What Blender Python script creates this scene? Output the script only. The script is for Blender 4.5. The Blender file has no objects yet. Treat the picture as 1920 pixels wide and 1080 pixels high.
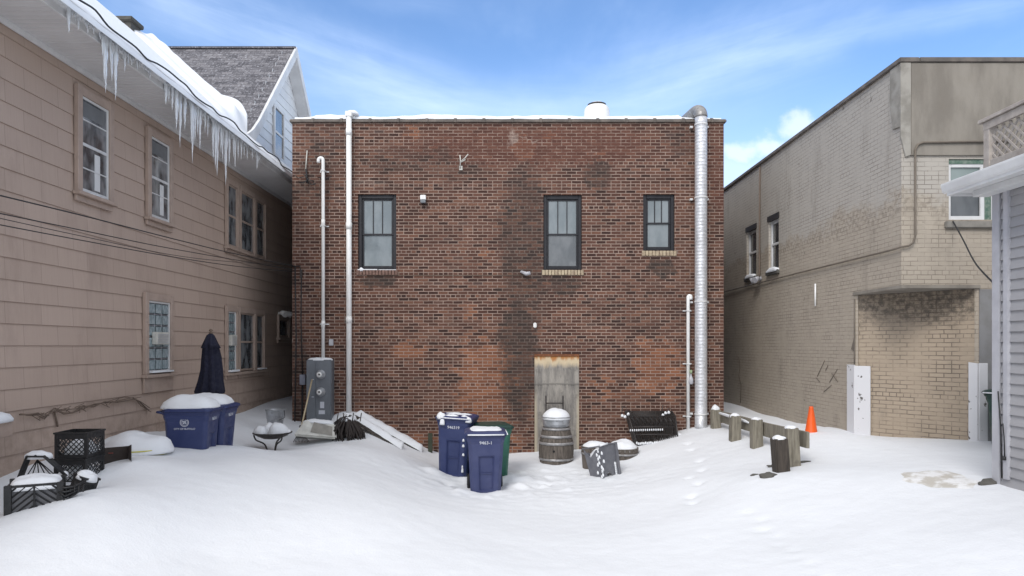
import bpy, bmesh, math, random
import numpy as np
from mathutils import Vector, Matrix, noise as mn
R = math.radians; PI = math.pi
random.seed(7)
sc = bpy.context.scene; col = sc.collection
F = 1280.0; CX = 957.0; CY = 648.0; CAM = 2.4
def P(px, py, d): return Vector(((px-CX)*d/F, d, CAM+(CY-py)*d/F))
# ------------------------------------------------------------------ node helpers
class NT:
    def __init__(s, tree): s.t = tree
    def n(s, typ, **kw):
        nd = s.t.nodes.new(typ)
        for k, v in kw.items(): setattr(nd, k, v)
        return nd
    def set(s, sock, v):
        if isinstance(v, bpy.types.NodeSocket): s.t.links.new(v, sock)
        else:
            if isinstance(v, tuple) and len(v) == 3 and sock.type == 'RGBA': v = v+(1,)
            sock.default_value = v
    def m(s, op, a, b=None, c=None, clamp=False):
        nd = s.n('ShaderNodeMath', operation=op, use_clamp=clamp)
        for i, v in enumerate((a, b, c)):
            if v is not None: s.set(nd.inputs[i], v)
        return nd.outputs[0]
    def v(s, op, a, b=None, out=0):
        nd = s.n('ShaderNodeVectorMath', operation=op)
        s.set(nd.inputs[0], a)
        if b is not None: s.set(nd.inputs[1], b)
        return nd.outputs['Value'] if op in ('LENGTH', 'DOT_PRODUCT') else nd.outputs[0]
    def noise(s, vec, scale, detail=3, rough=.55, out='Fac'):
        nd = s.n('ShaderNodeTexNoise'); s.set(nd.inputs['Vector'], vec)
        nd.inputs['Scale'].default_value = scale; nd.inputs['Detail'].default_value = detail; nd.inputs['Roughness'].default_value = rough
        return nd.outputs[out]
    def mr(s, v, a, b, c=0., d=1., smooth=True):
        nd = s.n('ShaderNodeMapRange', interpolation_type='SMOOTHSTEP' if smooth else 'LINEAR')
        s.set(nd.inputs[0], v)
        for i, q in enumerate((a, b, c, d)): nd.inputs[i+1].default_value = q
        return nd.outputs[0]
    def mix(s, f, a, b, bt='MIX'):
        nd = s.n('ShaderNodeMix', data_type='RGBA', blend_type=bt)
        s.set(nd.inputs[0], f); s.set(nd.inputs[6], a); s.set(nd.inputs[7], b)
        return nd.outputs[2]
    def ramp(s, f, stops):
        nd = s.n('ShaderNodeValToRGB'); s.set(nd.inputs[0], f)
        e = nd.color_ramp.elements
        while len(e) < len(stops): e.new(.5)
        for el, (p, c) in zip(e, stops): el.position = p; el.color = tuple(c)+(1,)
        return nd.outputs[0]
    def sep(s, v):
        nd = s.n('ShaderNodeSeparateXYZ'); s.set(nd.inputs[0], v); return nd.outputs
    def comb(s, x, y, z=0.):
        nd = s.n('ShaderNodeCombineXYZ')
        for i, q in enumerate((x, y, z)): s.set(nd.inputs[i], q)
        return nd.outputs[0]
    def bump(s, h, strength=.3, dist=.01):
        nd = s.n('ShaderNodeBump'); s.set(nd.inputs['Height'], h); nd.inputs['Strength'].default_value = strength; nd.inputs['Distance'].default_value = dist
        return nd.outputs[0]
def newmat(name):
    m = bpy.data.materials.new(name); m.use_nodes = True
    nt = NT(m.node_tree); b = m.node_tree.nodes['Principled BSDF']
    return m, nt, b
def mat(name, c, rough=.6, metal=0., c2=None, scale=4., stretch=(1,1,1), amt=.5, bump=.0, bscale=60., spec=None, coat=0, lo=.35, hi=.65):
    m, nt, b = newmat(name)
    co = nt.n('ShaderNodeTexCoord').outputs['Object']
    if c2 is None: c2 = tuple(x*.7 for x in c)
    f = nt.noise(nt.v('MULTIPLY', co, stretch), scale, 5, .6)
    f = nt.m('MULTIPLY', nt.mr(f, lo, hi), amt)
    nt.set(b.inputs['Base Color'], nt.mix(f, c, c2))
    nt.set(b.inputs['Roughness'], nt.mr(nt.noise(co, scale*2.3), .3, .7, max(0, rough-.1), min(1, rough+.1)))
    b.inputs['Metallic'].default_value = metal
    if bump: nt.set(b.inputs['Normal'], nt.bump(nt.noise(nt.v('MULTIPLY', co, stretch), bscale, 3), bump, .01))
    if spec is not None: b.inputs['Specular IOR Level'].default_value = spec
    if coat: b.inputs['Coat Weight'].default_value = coat
    return m
def uvn(nt): return nt.n('ShaderNodeTexCoord').outputs['UV']
def blobs(nt, vec, lst):
    """soft ellipse masks in metres on the wall, edges broken by the distorted vector"""
    tot = None
    for (cx, cy, rx, ry, w) in lst:
        d = nt.v('LENGTH', nt.v('MULTIPLY', nt.v('SUBTRACT', vec, (cx, cy, 0.)), (1/rx, 1/ry, 0.)))
        k = nt.m('MULTIPLY', nt.mr(d, 1.15, .55), w)
        tot = k if tot is None else nt.m('MAXIMUM', tot, k)
    return tot
def pxw(px, py): return ((px-CX)/87.07, CAM+(CY-py)/87.07)
def bl(x0, y0, x1, y1, w):
    a = pxw(x0, y0); b = pxw(x1, y1)
    return ((a[0]+b[0])/2, (a[1]+b[1])/2, abs(b[0]-a[0])/2, abs(a[1]-b[1])/2, w)
def brick_node(nt, vec, w, h, mort, squash=1., sf=2, smooth=.15):
    nd = nt.n('ShaderNodeTexBrick', offset=.5, offset_frequency=2, squash=squash, squash_frequency=sf)
    nt.set(nd.inputs['Vector'], vec); nt.set(nd.inputs['Color1'], (0, 0, 0)); nt.set(nd.inputs['Color2'], (1, 1, 1)); nt.set(nd.inputs['Mortar'], (0, 0, 0))
    nd.inputs['Scale'].default_value = 1; nd.inputs['Brick Width'].default_value = w; nd.inputs['Row Height'].default_value = h
    nd.inputs['Mortar Size'].default_value = mort; nd.inputs['Mortar Smooth'].default_value = smooth; nd.inputs['Bias'].default_value = 0
    return nd.outputs['Color'], nd.outputs['Fac']
M = {}
def mk_red_brick():
    m, nt, b = newmat('red_brick')
    uv = uvn(nt)
    jit = nt.v('SCALE', nt.v('SUBTRACT', nt.noise(uv, 9, 2, .5, 'Color'), (.5, .5, .5)), None); jit.node.inputs['Scale'].default_value = .012
    vec = nt.v('ADD', nt.v('ADD', uv, (20.05, 1.335, 0)), jit)
    c, f = brick_node(nt, vec, .2126, .0681, .0085, .5, 7, .25)
    rnd = nt.sep(c)[0]
    base = nt.ramp(rnd, [(0, (.036, .020, .017)), (.2, (.072, .035, .026)), (.5, (.108, .052, .038)), (.75, (.135, .066, .047)), (.9, (.175, .085, .056)), (1, (.08, .052, .045))])
    mot = nt.noise(uv, 26, 4, .7)
    base = nt.mix(nt.mr(mot, .35, .75, 0, .45), base, (.06, .030, .025))
    # broken-edged zones of repair and soot
    dis = nt.v('SCALE', nt.v('SUBTRACT', nt.noise(uv, 2.6, 5, .65, 'Color'), (.5, .5, .5)), None); dis.node.inputs['Scale'].default_value = .75
    dv = nt.v('ADD', uv, dis)
    orange = blobs(nt, dv, [bl(845, 618, 975, 850, .8), bl(715, 635, 812, 685, .6), bl(1180, 622, 1290, 760, .7), bl(962, 250, 1006, 305, .95),
                            bl(745, 240, 790, 262, .5), bl(1010, 240, 1060, 270, .4), bl(1100, 280, 1135, 300, .5), bl(860, 560, 930, 610, .3), bl(880, 450, 930, 500, .25), bl(540, 800, 1060, 900, .45), bl(1090, 700, 1200, 760, .35), bl(780, 800, 990, 870, .6)])
    rb_ = nt.m('SUBTRACT', rnd, .5)
    orange = nt.m('MULTIPLY', nt.mr(nt.m('ADD', orange, nt.m('MULTIPLY', rb_, .6)), .1, .75), nt.mr(orange, 0., .25, 0., .8))
    base = nt.mix(orange, base, nt.mix(rnd, (.155, .064, .038), (.27, .112, .060)))
    red = blobs(nt, dv, [bl(700, 228, 1290, 320, .75), bl(1320, 228, 1400, 420, .6)])
    base = nt.mix(nt.m('MULTIPLY', red, .8), base, (.115, .047, .034))
    soot = blobs(nt, dv, [bl(925, 290, 1045, 640, .62), bl(930, 520, 1015, 820, .75), bl(560, 225, 640, 420, .45), bl(640, 270, 900, 330, .4), bl(1090, 290, 1150, 360, .6), bl(670, 512, 750, 545, .85), bl(1015, 512, 1100, 560, .7), bl(1205, 480, 1270, 520, .85),
                          bl(548, 290, 600, 400, .5), bl(780, 290, 930, 345, .35), bl(1230, 225, 1330, 300, .35), bl(545, 225, 680, 290, .35), bl(545, 600, 580, 830, .55), bl(1120, 520, 1330, 640, .25)])
    pit = nt.m('SUBTRACT', nt.noise(uv, 12, 4, .7), .5)
    soot = nt.m('MULTIPLY', nt.mr(nt.m('SUBTRACT', nt.m('ADD', soot, nt.m('MULTIPLY', pit, .9)), nt.m('MULTIPLY', rb_, .35)), .1, 1.), nt.mr(soot, 0, .15))
    base = nt.mix(nt.m('MULTIPLY', soot, .78), base, (.042, .033, .029))
    mc = nt.mix(nt.noise(uv, 3.5, 4, .6), (.215, .16, .13), (.46, .345, .285))
    mc = nt.mix(nt.m('MULTIPLY', soot, .75), mc, (.075, .062, .055))
    smear = nt.mr(nt.noise(uv, 1.7, 5, .7), .42, .62, .25, 0.)
    mf = nt.m('MULTIPLY', f, nt.m('SUBTRACT', 1., nt.m('MAXIMUM', smear, nt.m('MULTIPLY', red, nt.mr(nt.noise(uv, 6, 3), .35, .6, .25, .95)))), clamp=True)
    colr = nt.mix(mf, base, mc)
    # white efflorescence
    ef = blobs(nt, dv, [bl(950, 240, 975, 275, .55), bl(975, 255, 1010, 262, .5), bl(640, 330, 720, 350, .2)])
    colr = nt.mix(nt.m('MULTIPLY', ef, nt.noise(uv, 30, 3)), colr, (.5, .42, .36))
    nt.set(b.inputs['Base Color'], colr); b.inputs['Roughness'].default_value = .88; b.inputs['Specular IOR Level'].default_value = .25
    h = nt.m('ADD', nt.m('MULTIPLY', f, -1.), nt.m('MULTIPLY', mot, .4))
    nt.set(b.inputs['Normal'], nt.bump(h, .5, .008))
    return m
def mk_tan_brick(name, c1, c2, zone=True, mort=.006, dark=.5, soot=False):
    m, nt, b = newmat(name)
    uv = uvn(nt)
    jit = nt.v('SCALE', nt.v('SUBTRACT', nt.noise(uv, 7, 2, .5, 'Color'), (.5, .5, .5)), None); jit.node.inputs['Scale'].default_value = .012
    c, f = brick_node(nt, nt.v('ADD', nt.v('ADD', uv, (30, 1.3, 0)), jit), .2126, .0681, mort, .5, 7, .5)
    rnd = nt.sep(c)[0]
    base = nt.mix(nt.noise(uv, .9, 5, .65), c1, c2)
    base = nt.mix(nt.m('MULTIPLY', rnd, .22), base, tuple(x*.62 for x in c1))
    s = nt.sep(uv)
    if zone:
        wob = nt.m('MULTIPLY', nt.noise(uv, 1.2, 5, .7), 1.6)
        z = nt.m('ADD', s[1], wob)
        up = nt.mr(z, 5.25, 5.6)                       # greyer coat on the upper wall
        base = nt.mix(nt.m('MULTIPLY', up, .6), base, (.43, .41, .38))
        band = nt.m('MULTIPLY', nt.mr(z, 5.0, 5.2), nt.mr(z, 5.55, 5.35))
        base = nt.mix(nt.m('MULTIPLY', band, nt.mr(nt.noise(uv, 14, 4), .45, .62, 0, .42)), base, (.16, .13, .10))
    st = nt.noise(nt.v('MULTIPLY', uv, (1.6, .45, 1)), 1.4, 6, .7)
    base = nt.mix(nt.mr(st, .5, .78, 0, .38), base, (.16, .14, .115))
    spots = nt.mr(nt.noise(uv, 5.5, 3, .5), .70, .76, 0, .7)
    base = nt.mix(spots, base, (.10, .085, .07))
    if soot:
        k_ = nt.mr(nt.m('ADD', s[1], nt.m('MULTIPLY', nt.noise(uv, 3., 5, .7), .9)), 3.05, 3.45, 0, .8)
        base = nt.mix(nt.m('MULTIPLY', k_, nt.mr(nt.noise(uv, 11, 4, .7), .4, .6, .35, 1.)), base, (.07, .06, .05))
    gap = nt.m('MULTIPLY', f, nt.mr(nt.noise(uv, 2.2, 4, .7), .35, .65, .12, 1.))
    base = nt.mix(nt.m('MULTIPLY', gap, dark+.2), base, (.10, .08, .065))
    nt.set(b.inputs['Base Color'], base); b.inputs['Roughness'].default_value = .8
    nt.set(b.inputs['Normal'], nt.bump(nt.m('ADD', nt.m('MULTIPLY', f, -1.), nt.m('MULTIPLY', nt.noise(uv, 40), .5)), .55, .006))
    return m
def mk_shingle_wall():
    m, nt, b = newmat('tan_shingle_paint')
    uv = uvn(nt)
    c, f = brick_node(nt, nt.v('ADD', uv, (30, .14, 0)), .61, .254, .0035, 1., 2, .1)
    rnd = nt.sep(c)[0]
    base = nt.mix(rnd, (.445, .345, .286), (.415, .32, .264))
    g = nt.noise(nt.v('MULTIPLY', uv, (60, 1.2, 1)), 1., 3, .6)
    base = nt.mix(nt.mr(g, .4, .7, 0, .12), base, (.26, .19, .155))
    st = nt.noise(nt.v('MULTIPLY', uv, (1.2, .35, 1)), 1.1, 6, .72)
    base = nt.mix(nt.mr(st, .48, .8, 0, .38), base, (.20, .145, .12))
    s = nt.sep(uv)
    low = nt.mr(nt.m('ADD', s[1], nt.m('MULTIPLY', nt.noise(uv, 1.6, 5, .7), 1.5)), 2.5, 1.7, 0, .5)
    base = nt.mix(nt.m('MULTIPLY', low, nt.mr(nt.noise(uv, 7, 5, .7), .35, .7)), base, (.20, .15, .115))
    base = nt.mix(nt.m('MULTIPLY', f, .45), base, (.11, .08, .065))
    nt.set(b.inputs['Base Color'], base); b.inputs['Roughness'].default_value = .75; b.inputs['Specular IOR Level'].default_value = .3
    nt.set(b.inputs['Normal'], nt.bump(g, .18, .004))
    return m
def mk_snow(name='snow', c=(.76, .775, .80), bs=.25, sc1=55):
    m, nt, b = newmat(name)
    co = nt.n('ShaderNodeTexCoord').outputs['Object']
    f = nt.noise(co, .7, 4, .6)
    nt.set(b.inputs['Base Color'], nt.mix(nt.mr(f, .3, .7), c, tuple(x*.965 for x in c)))
    b.inputs['Roughness'].default_value = .7; b.inputs['Specular IOR Level'].default_value = .25
    h = nt.m('ADD', nt.noise(co, sc1, 3, .6), nt.m('MULTIPLY', nt.noise(co, 9, 4, .6), 2.6))
    nt.set(b.inputs['Normal'], nt.bump(h, bs, .012))
    return m
def mk_shingles():
    m, nt, b = newmat('roof_shingle')
    uv = uvn(nt)
    c, f = brick_node(nt, nt.v('ADD', uv, (30, 30, 0)), .26, .13, .006, 1., 2, .2)
    rnd = nt.sep(c)[0]
    base = nt.ramp(rnd, [(0, (.065, .062, .070)), (.5, (.12, .115, .125)), (1, (.18, .172, .182))])
    fr = nt.mr(nt.noise(uv, 16, 4, .75), .50, .66, 0, .65)
    base = nt.mix(fr, base, (.42, .42, .46))
    base = nt.mix(nt.m('MULTIPLY', f, .7), base, (.045, .042, .05))
    nt.set(b.inputs['Base Color'], base); b.inputs['Roughness'].default_value = .9
    nt.set(b.inputs['Normal'], nt.bump(nt.m('ADD', rnd, nt.m('MULTIPLY', f, -1.5)), .5, .01))
    return m
def mk_infill():
    m, nt, b = newmat('stained_concrete')
    uv = uvn(nt); s = nt.sep(uv)
    st = nt.noise(nt.v('MULTIPLY', uv, (9, 1.3, 1)), 1.2, 6, .7)
    base = nt.mix(nt.mr(st, .32, .68), (.34, .315, .28), (.155, .145, .135))
    base = nt.mix(nt.mr(nt.noise(uv, 5, 5, .7), .52, .7, 0, .6), base, (.10, .095, .09))
    wob = nt.m('ADD', s[1], nt.m('MULTIPLY', nt.m('SUBTRACT', nt.noise(nt.v('MULTIPLY', uv, (6, 1, 1)), 1.5, 5, .7), .5), .35))
    base = nt.mix(nt.mr(wob, 1.90, 2.05, 0, .9), base, (.62, .50, .33))
    base = nt.mix(nt.mr(wob, 2.07, 2.17, 0, .95), base, (.42, .17, .045))
    ed = nt.m('ABSOLUTE', nt.m('SUBTRACT', s[0], pxw(1044, 0)[0]))
    base = nt.mix(nt.m('MULTIPLY', nt.mr(nt.m('ADD', ed, nt.m('MULTIPLY', st, .15)), .47, .53, 0, .7), nt.mr(s[1], 1.6, 1.0)), base, (.5, .43, .31))
    jf = nt.m('ABSOLUTE', nt.m('SUBTRACT', nt.m('ADD', s[1], nt.m('MULTIPLY', st, .12)), 1.62))
    base = nt.mix(nt.mr(jf, .035, .0, 0, .55), base, (.07, .065, .06))
    nt.set(b.inputs['Base Color'], base); b.inputs['Roughness'].default_value = .85
    nt.set(b.inputs['Normal'], nt.bump(nt.noise(uv, 18, 5), .4, .02))
    return m
def mk_glass(name, c, c2, rough=.08, scale=3):
    m, nt, b = newmat(name)
    co = nt.n('ShaderNodeTexCoord').outputs['Object']
    nt.set(b.inputs['Base Color'], nt.mix(nt.mr(nt.noise(nt.v('MULTIPLY', co, (1, 1, .5)), scale, 3), .35, .65), c, c2))
    b.inputs['Roughness'].default_value = rough; b.inputs['Specular IOR Level'].default_value = .7; b.inputs['Coat Weight'].default_value = .4
    nt.set(b.inputs['Normal'], nt.bump(nt.noise(co, 1.7, 2), .12, .05))
    return m
def mk_ice():
    m, nt, b = newmat('ice')
    b.inputs['Base Color'].default_value = (.90, .93, .96, 1); b.inputs['Roughness'].default_value = .22
    b.inputs['Transmission Weight'].default_value = .45; b.inputs['IOR'].default_value = 1.2
    co = nt.n('ShaderNodeTexCoord').outputs['Object']
    nt.set(b.inputs['Normal'], nt.bump(nt.noise(co, 30, 3), .4, .01))
    return m
def mk_galv(name, c=(.55, .57, .60), rough=.38):
    m, nt, b = newmat(name)
    co = nt.n('ShaderNodeTexCoord').outputs['Object']
    v = nt.n('ShaderNodeTexVoronoi'); v.inputs['Scale'].default_value = 22; nt.set(v.inputs['Vector'], co)
    f = nt.sep(v.outputs['Color'])[0]
    base = nt.mix(f, c, tuple(x*.72 for x in c))
    base = nt.mix(nt.mr(nt.noise(nt.v('MULTIPLY', co, (1, 1, .3)), 4, 4), .5, .75, 0, .4), base, (.25, .24, .23))
    nt.set(b.inputs['Base Color'], base); b.inputs['Metallic'].default_value = .5
    nt.set(b.inputs['Roughness'], nt.mr(f, 0, 1, rough-.06, rough+.12))
    return m
def mk_wood(name, c, c2, stretch=(14, 14, 1.2), scale=2.2):
    m, nt, b = newmat(name)
    co = nt.n('ShaderNodeTexCoord').outputs['Object']
    g = nt.noise(nt.v('MULTIPLY', co, stretch), scale, 6, .7)
    base = nt.mix(nt.mr(g, .3, .7), c, c2)
    base = nt.mix(nt.mr(nt.noise(co, 5, 4), .55, .75, 0, .5), base, tuple(x*.45 for x in c2))
    nt.set(b.inputs['Base Color'], base); b.inputs['Roughness'].default_value = .85
    nt.set(b.inputs['Normal'], nt.bump(g, .5, .01))
    return m
M['brick'] = mk_red_brick()
M['tan'] = mk_tan_brick('tan_painted_brick', (.445, .388, .318), (.38, .33, .268))
M['tan_infill'] = mk_tan_brick('tan_infill_brick', (.43, .35, .265), (.365, .295, .22), False, .009, .6, True)
M['shingle_wall'] = mk_shingle_wall()
M['snow'] = mk_snow(); M['roofsnow'] = mk_snow('roof_snow', (.82, .84, .87), .12, 20)
M['shingles'] = mk_shingles(); M['infill'] = mk_infill(); M['ice'] = mk_ice()
M['tan_trim'] = mat('tan_trim', (.40, .308, .256), .6, c2=(.31, .238, .198), scale=6, amt=.5)
M['white_trim'] = mat('white_trim', (.66, .66, .66), .5, c2=(.50, .50, .50), scale=3, amt=.5)
M['white_siding'] = mat('white_siding', (.70, .71, .72), .5, c2=(.60, .61, .63), scale=1.5, amt=.6)
M['white_plastic'] = mat('white_plastic', (.84, .84, .83), .4, c2=(.60, .59, .56), scale=3, stretch=(3, 3, .7), amt=.5)
M['soffit'] = mat('soffit_vinyl', (.62, .61, .61), .55, c2=(.52, .51, .51), scale=1.2, amt=.6)
M['black_frame'] = mat('black_window_paint', (.010, .010, .014), .5, c2=(.018, .018, .023), scale=5)
M['curtain_glass'] = mk_glass('curtained_glass', (.15, .18, .195), (.21, .24, .255))
M['dark_glass'] = mk_glass('dark_glass', (.035, .04, .045), (.09, .095, .10))
M['mid_glass'] = mk_glass('mid_glass', (.085, .095, .105), (.16, .17, .18))
M['house_glass'] = mk_glass('house_glass', (.045, .05, .055), (.22, .23, .24), .1, 5)
M['block_glass'] = mk_glass('block_glass', (.20, .26, .28), (.34, .40, .42), .15, 22)
M['buff'] = mat('buff_sill_brick', (.46, .38, .26), .8, c2=(.28, .21, .15), scale=14, amt=.8)
M['redsill'] = mat('red_sill_brick', (.20, .12, .095), .8, c2=(.12, .07, .055), scale=14, amt=.8)
M['coping'] = mat('clay_coping', (.17, .145, .125), .75, c2=(.09, .08, .072), scale=5, amt=.8, bump=.3)
M['cement'] = mat('cement_render', (.27, .245, .21), .9, c2=(.185, .165, .14), scale=2.2, stretch=(1.3, 1.3, .4), amt=.9, bump=.25)
M['cement_light'] = mat('cement_patch', (.34, .32, .285), .9, c2=(.20, .185, .16), scale=4, amt=.8, bump=.3)
M['flaky_white'] = mat('flaky_white_paint', (.66, .66, .68), .6, c2=(.10, .09, .08), scale=9, amt=1, lo=.63, hi=.67, bump=.2)
M['dark_metal'] = mat('dark_metal', (.028, .026, .026), .5, c2=(.05, .035, .028), scale=18)
M['black_plastic'] = mat('black_plastic', (.009, .009, .010), .5, c2=(.022, .022, .023), scale=12)
M['cable'] = mat('cable_rubber', (.02, .02, .022), .6)
M['grey_box'] = mat('grey_enamel', (.155, .17, .19), .45, c2=(.115, .125, .14), scale=2.5, amt=.6)
M['galv'] = mk_galv('galvanised', (.44, .455, .48)); M['duct'] = mk_galv('spiral_duct_metal', (.74, .75, .78), .5)
M['blue'] = mat('blue_cart_plastic', (.020, .032, .112), .42, c2=(.034, .048, .135), scale=3.5, amt=.7, bump=.1, bscale=150)
M['blue_lt'] = mat('faded_blue_cart_plastic', (.030, .040, .115), .46, c2=(.052, .062, .145), scale=3, amt=.7, bump=.1, bscale=150)
M['green'] = mat('green_cart_plastic', (.018, .115, .075), .4, c2=(.03, .14, .10), scale=4)
M['dkgreen'] = mat('dark_green_plastic', (.015, .05, .04), .45)
M['rubber'] = mat('black_rubber', (.015, .015, .016), .8)
M['print'] = mat('white_print', (.62, .64, .70), .6)
M['barrel'] = mk_wood('barrel_wood', (.16, .135, .115), (.060, .050, .042))
M['hoop'] = mk_galv('hoop_steel', (.40, .39, .39), .5)
M['post'] = mk_wood('weathered_post', (.27, .245, .195), (.14, .125, .095))
M['darkpost'] = mk_wood('dark_wet_post', (.075, .06, .048), (.030, .024, .020))
M['plank'] = mk_wood('plank_wood', (.10, .085, .07), (.04, .034, .03), (2, 14, 14))
M['deckwood'] = mk_wood('grey_deck_wood', (.46, .42, .38), (.32, .28, .25), (3, 3, 3))
M['greyplastic'] = mat('grey_plastic', (.115, .118, .135), .5, c2=(.17, .17, .185), scale=8, amt=.6)
M['cone'] = mat('orange_cone', (.82, .115, .015), .4, c2=(.7, .09, .012), scale=5)
M['navy'] = mat('navy_canvas', (.007, .008, .022), .9, c2=(.012, .013, .032), scale=9, bump=.3)
M['siding'] = mat('grey_vinyl_siding', (.345, .34, .35), .5, c2=(.295, .29, .30), scale=2, amt=.6)
M['grey_trim'] = mat('grey_trim', (.46, .46, .49), .5, c2=(.36, .36, .39), scale=4, amt=.6)
M['brownbox'] = mat('brown_box', (.035, .026, .022), .7, c2=(.05, .036, .03), scale=8)
M['yellow'] = mat('yellow_plastic', (.60, .55, .06), .45)
M['offwhite'] = mat('offwhite_plastic', (.62, .61, .56), .5, c2=(.42, .41, .37), scale=6, amt=.7)
M['stem'] = mat('dry_stem', (.045, .035, .032), .9, c2=(.02, .017, .017), scale=20)
M['bamboo'] = mat('pale_handle', (.52, .42, .27), .6)
M['stone'] = mat('stone', (.10, .095, .085), .9, c2=(.05, .047, .043), scale=9, bump=.5)
M['greenpaint'] = mat('green_window_paint', (.07, .135, .10), .7, c2=(.22, .26, .22), scale=12, amt=.8)
M['greypaint'] = mat('grey_wall_paint', (.25, .25, .255), .8, c2=(.19, .185, .18), scale=3, amt=.7, bump=.3)
M['slush'] = mat('slush', (.52, .49, .44), .55, c2=(.80, .80, .80), scale=4.5, amt=1, lo=.42, hi=.62, bump=.3, bscale=25)
M['vine'] = mat('vine_bark', (.17, .125, .095), .9)
M['scratch'] = mat('scratch_paint', (.17, .145, .12), .9)
M['inner'] = mat('dark_void', (.015, .014, .014), .95)
# ------------------------------------------------------------------ mesh helper
FR = {}
def newell(pts):
    n = Vector((0, 0, 0))
    for i in range(len(pts)):
        a = pts[i]; b = pts[(i+1) % len(pts)]
        n += Vector(((a.y-b.y)*(a.z+b.z), (a.z-b.z)*(a.x+b.x), (a.x-b.x)*(a.y+b.y)))
    return n.normalized() if n.length else Vector((0, 0, 1))
class MB:
    def __init__(s): s.v = []; s.f = []; s.sm = []
    def add(s, vs, fs, smooth=False):
        o = len(s.v); s.v += [Vector(v) for v in vs]
        for f in fs: s.f.append([i+o for i in f]); s.sm.append(smooth)
        return s
    def box(s, x0, x1, y0, y1, z0, z1, rot=None, piv=None):
        vs = [Vector(v) for v in [(x0, y0, z0), (x1, y0, z0), (x1, y1, z0), (x0, y1, z0), (x0, y0, z1), (x1, y0, z1), (x1, y1, z1), (x0, y1, z1)]]
        if rot is not None:
            pv = Vector(piv) if piv is not None else sum(vs, Vector())/8
            vs = [rot @ (v-pv)+pv for v in vs]
        return s.add(vs, [(0, 3, 2, 1), (4, 5, 6, 7), (0, 1, 5, 4), (1, 2, 6, 5), (2, 3, 7, 6), (3, 0, 4, 7)])
    def tube(s, pts, r, n=8, cap=True, smooth=True):
        pts = [Vector(p) for p in pts]; rs = r if isinstance(r, (list, tuple)) else [r]*len(pts)
        vs = []; up = None
        for i, p in enumerate(pts):
            t = (pts[min(i+1, len(pts)-1)]-pts[max(i-1, 0)]).normalized()
            if up is None: up = Vector((0, 0, 1)) if abs(t.z) < .9 else Vector((1, 0, 0))
            a = t.cross(up).normalized(); up = a.cross(t).normalized()
            for k in range(n):
                q = 2*PI*k/n; vs.append(p+(a*math.cos(q)+up*math.sin(q))*rs[i])
        fs = [(i*n+k, i*n+(k+1) % n, (i+1)*n+(k+1) % n, (i+1)*n+k) for i in range(len(pts)-1) for k in range(n)]
        s.add(vs, fs, smooth)
        if cap:
            o = len(s.v)-len(vs)
            s.f.append([o+k for k in reversed(range(n))]); s.sm.append(False)
            s.f.append([o+(len(pts)-1)*n+k for k in range(n)]); s.sm.append(False)
        return s
    def lathe(s, c, prof, n=24, mtx=None, smooth=True, cap=True):
        vs = []
        for (r, z) in prof:
            for k in range(n):
                q = 2*PI*k/n; v = Vector((r*math.cos(q), r*math.sin(q), z))
                if mtx is not None: v = mtx @ v
                vs.append(v+Vector(c))
        m = len(prof)
        fs = [(i*n+k, i*n+(k+1) % n, (i+1)*n+(k+1) % n, (i+1)*n+k) for i in range(m-1) for k in range(n)]
        o = len(s.v); s.add(vs, fs, smooth)
        if cap:
            s.f.append([o+k for k in reversed(range(n))]); s.sm.append(False)
            s.f.append([o+(m-1)*n+k for k in range(n)]); s.sm.append(False)
        return s
    def prism(s, poly, off):
        """closed prism: polygon (3D points) extruded by vector off"""
        poly = [Vector(p) for p in poly]; off = Vector(off); n = len(poly)
        if newell(poly).dot(off) > 0: poly = poly[::-1]
        vs = poly+[p+off for p in poly]
        return s.add(vs, [tuple(range(n)), tuple(reversed(range(n, 2*n)))]+[(i, i+n, (i+1) % n+n, (i+1) % n) for i in range(n)])
    def dome(s, c, rx, ry, h, seed=0, p=2.2, sq=2., rings=9, n=36, rough=.12, skirt=.03, rot=0.):
        vs = []; c = Vector(c)
        def rad(q): return 1/((abs(math.cos(q))**sq+abs(math.sin(q))**sq)**(1/sq))
        for i in range(rings+1):
            t = i/rings
            for k in range(n):
                q = 2*PI*k/n; rr = rad(q)*t
                w = 1+.10*mn.noise(Vector((math.cos(q)*1.3, math.sin(q)*1.3, seed*3.1)))
                x = rr*math.cos(q)*rx*w; y = rr*math.sin(q)*ry*w
                z = h*(max(0, 1-t**p))**.6*(1+rough*2*mn.noise(Vector((x*2.5/max(rx, .1)*.6, y*2.5/max(ry, .1)*.6, seed+5.))))+.012*mn.noise(Vector((x*14, y*14, seed)))
                if i == rings: z = 0
                if rot: x, y = x*math.cos(rot)-y*math.sin(rot), x*math.sin(rot)+y*math.cos(rot)
                vs.append(c+Vector((x, y, z)))
        for k in range(n): vs.append(vs[rings*n+k]+Vector((0, 0, -skirt)))
        fs = [(i*n+k, (i+1)*n+k, (i+1)*n+(k+1) % n, i*n+(k+1) % n) for i in range(rings+1) for k in range(n)]
        fs.append(tuple((rings+1)*n+k for k in reversed(range(n))))
        return s.add(vs, fs, True)
    def move(s, mtx):
        s.v = [mtx @ v for v in s.v]; return s
    def build(s, name, m, parent=None, local=False, bevel=0, seg=2):
        me = bpy.data.meshes.new(name); root = parent
        while root is not None and root.parent is not None: root = root.parent
        vs = s.v; org = None
        if parent is None:
            xs = [v.x for v in vs]; ys = [v.y for v in vs]; zs = [v.z for v in vs]
            org = Vector(((min(xs)+max(xs))/2, (min(ys)+max(ys))/2, min(zs)))
            vl = [v-org for v in vs]
        elif local or root not in FR: vl = vs
        else:
            inv = FR[root].inverted(); vl = [inv @ v for v in vs]
        me.from_pydata([tuple(v) for v in vl], [], s.f)
        me.polygons.foreach_set('use_smooth', s.sm)
        uvl = me.uv_layers.new(name='UVMap')
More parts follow.
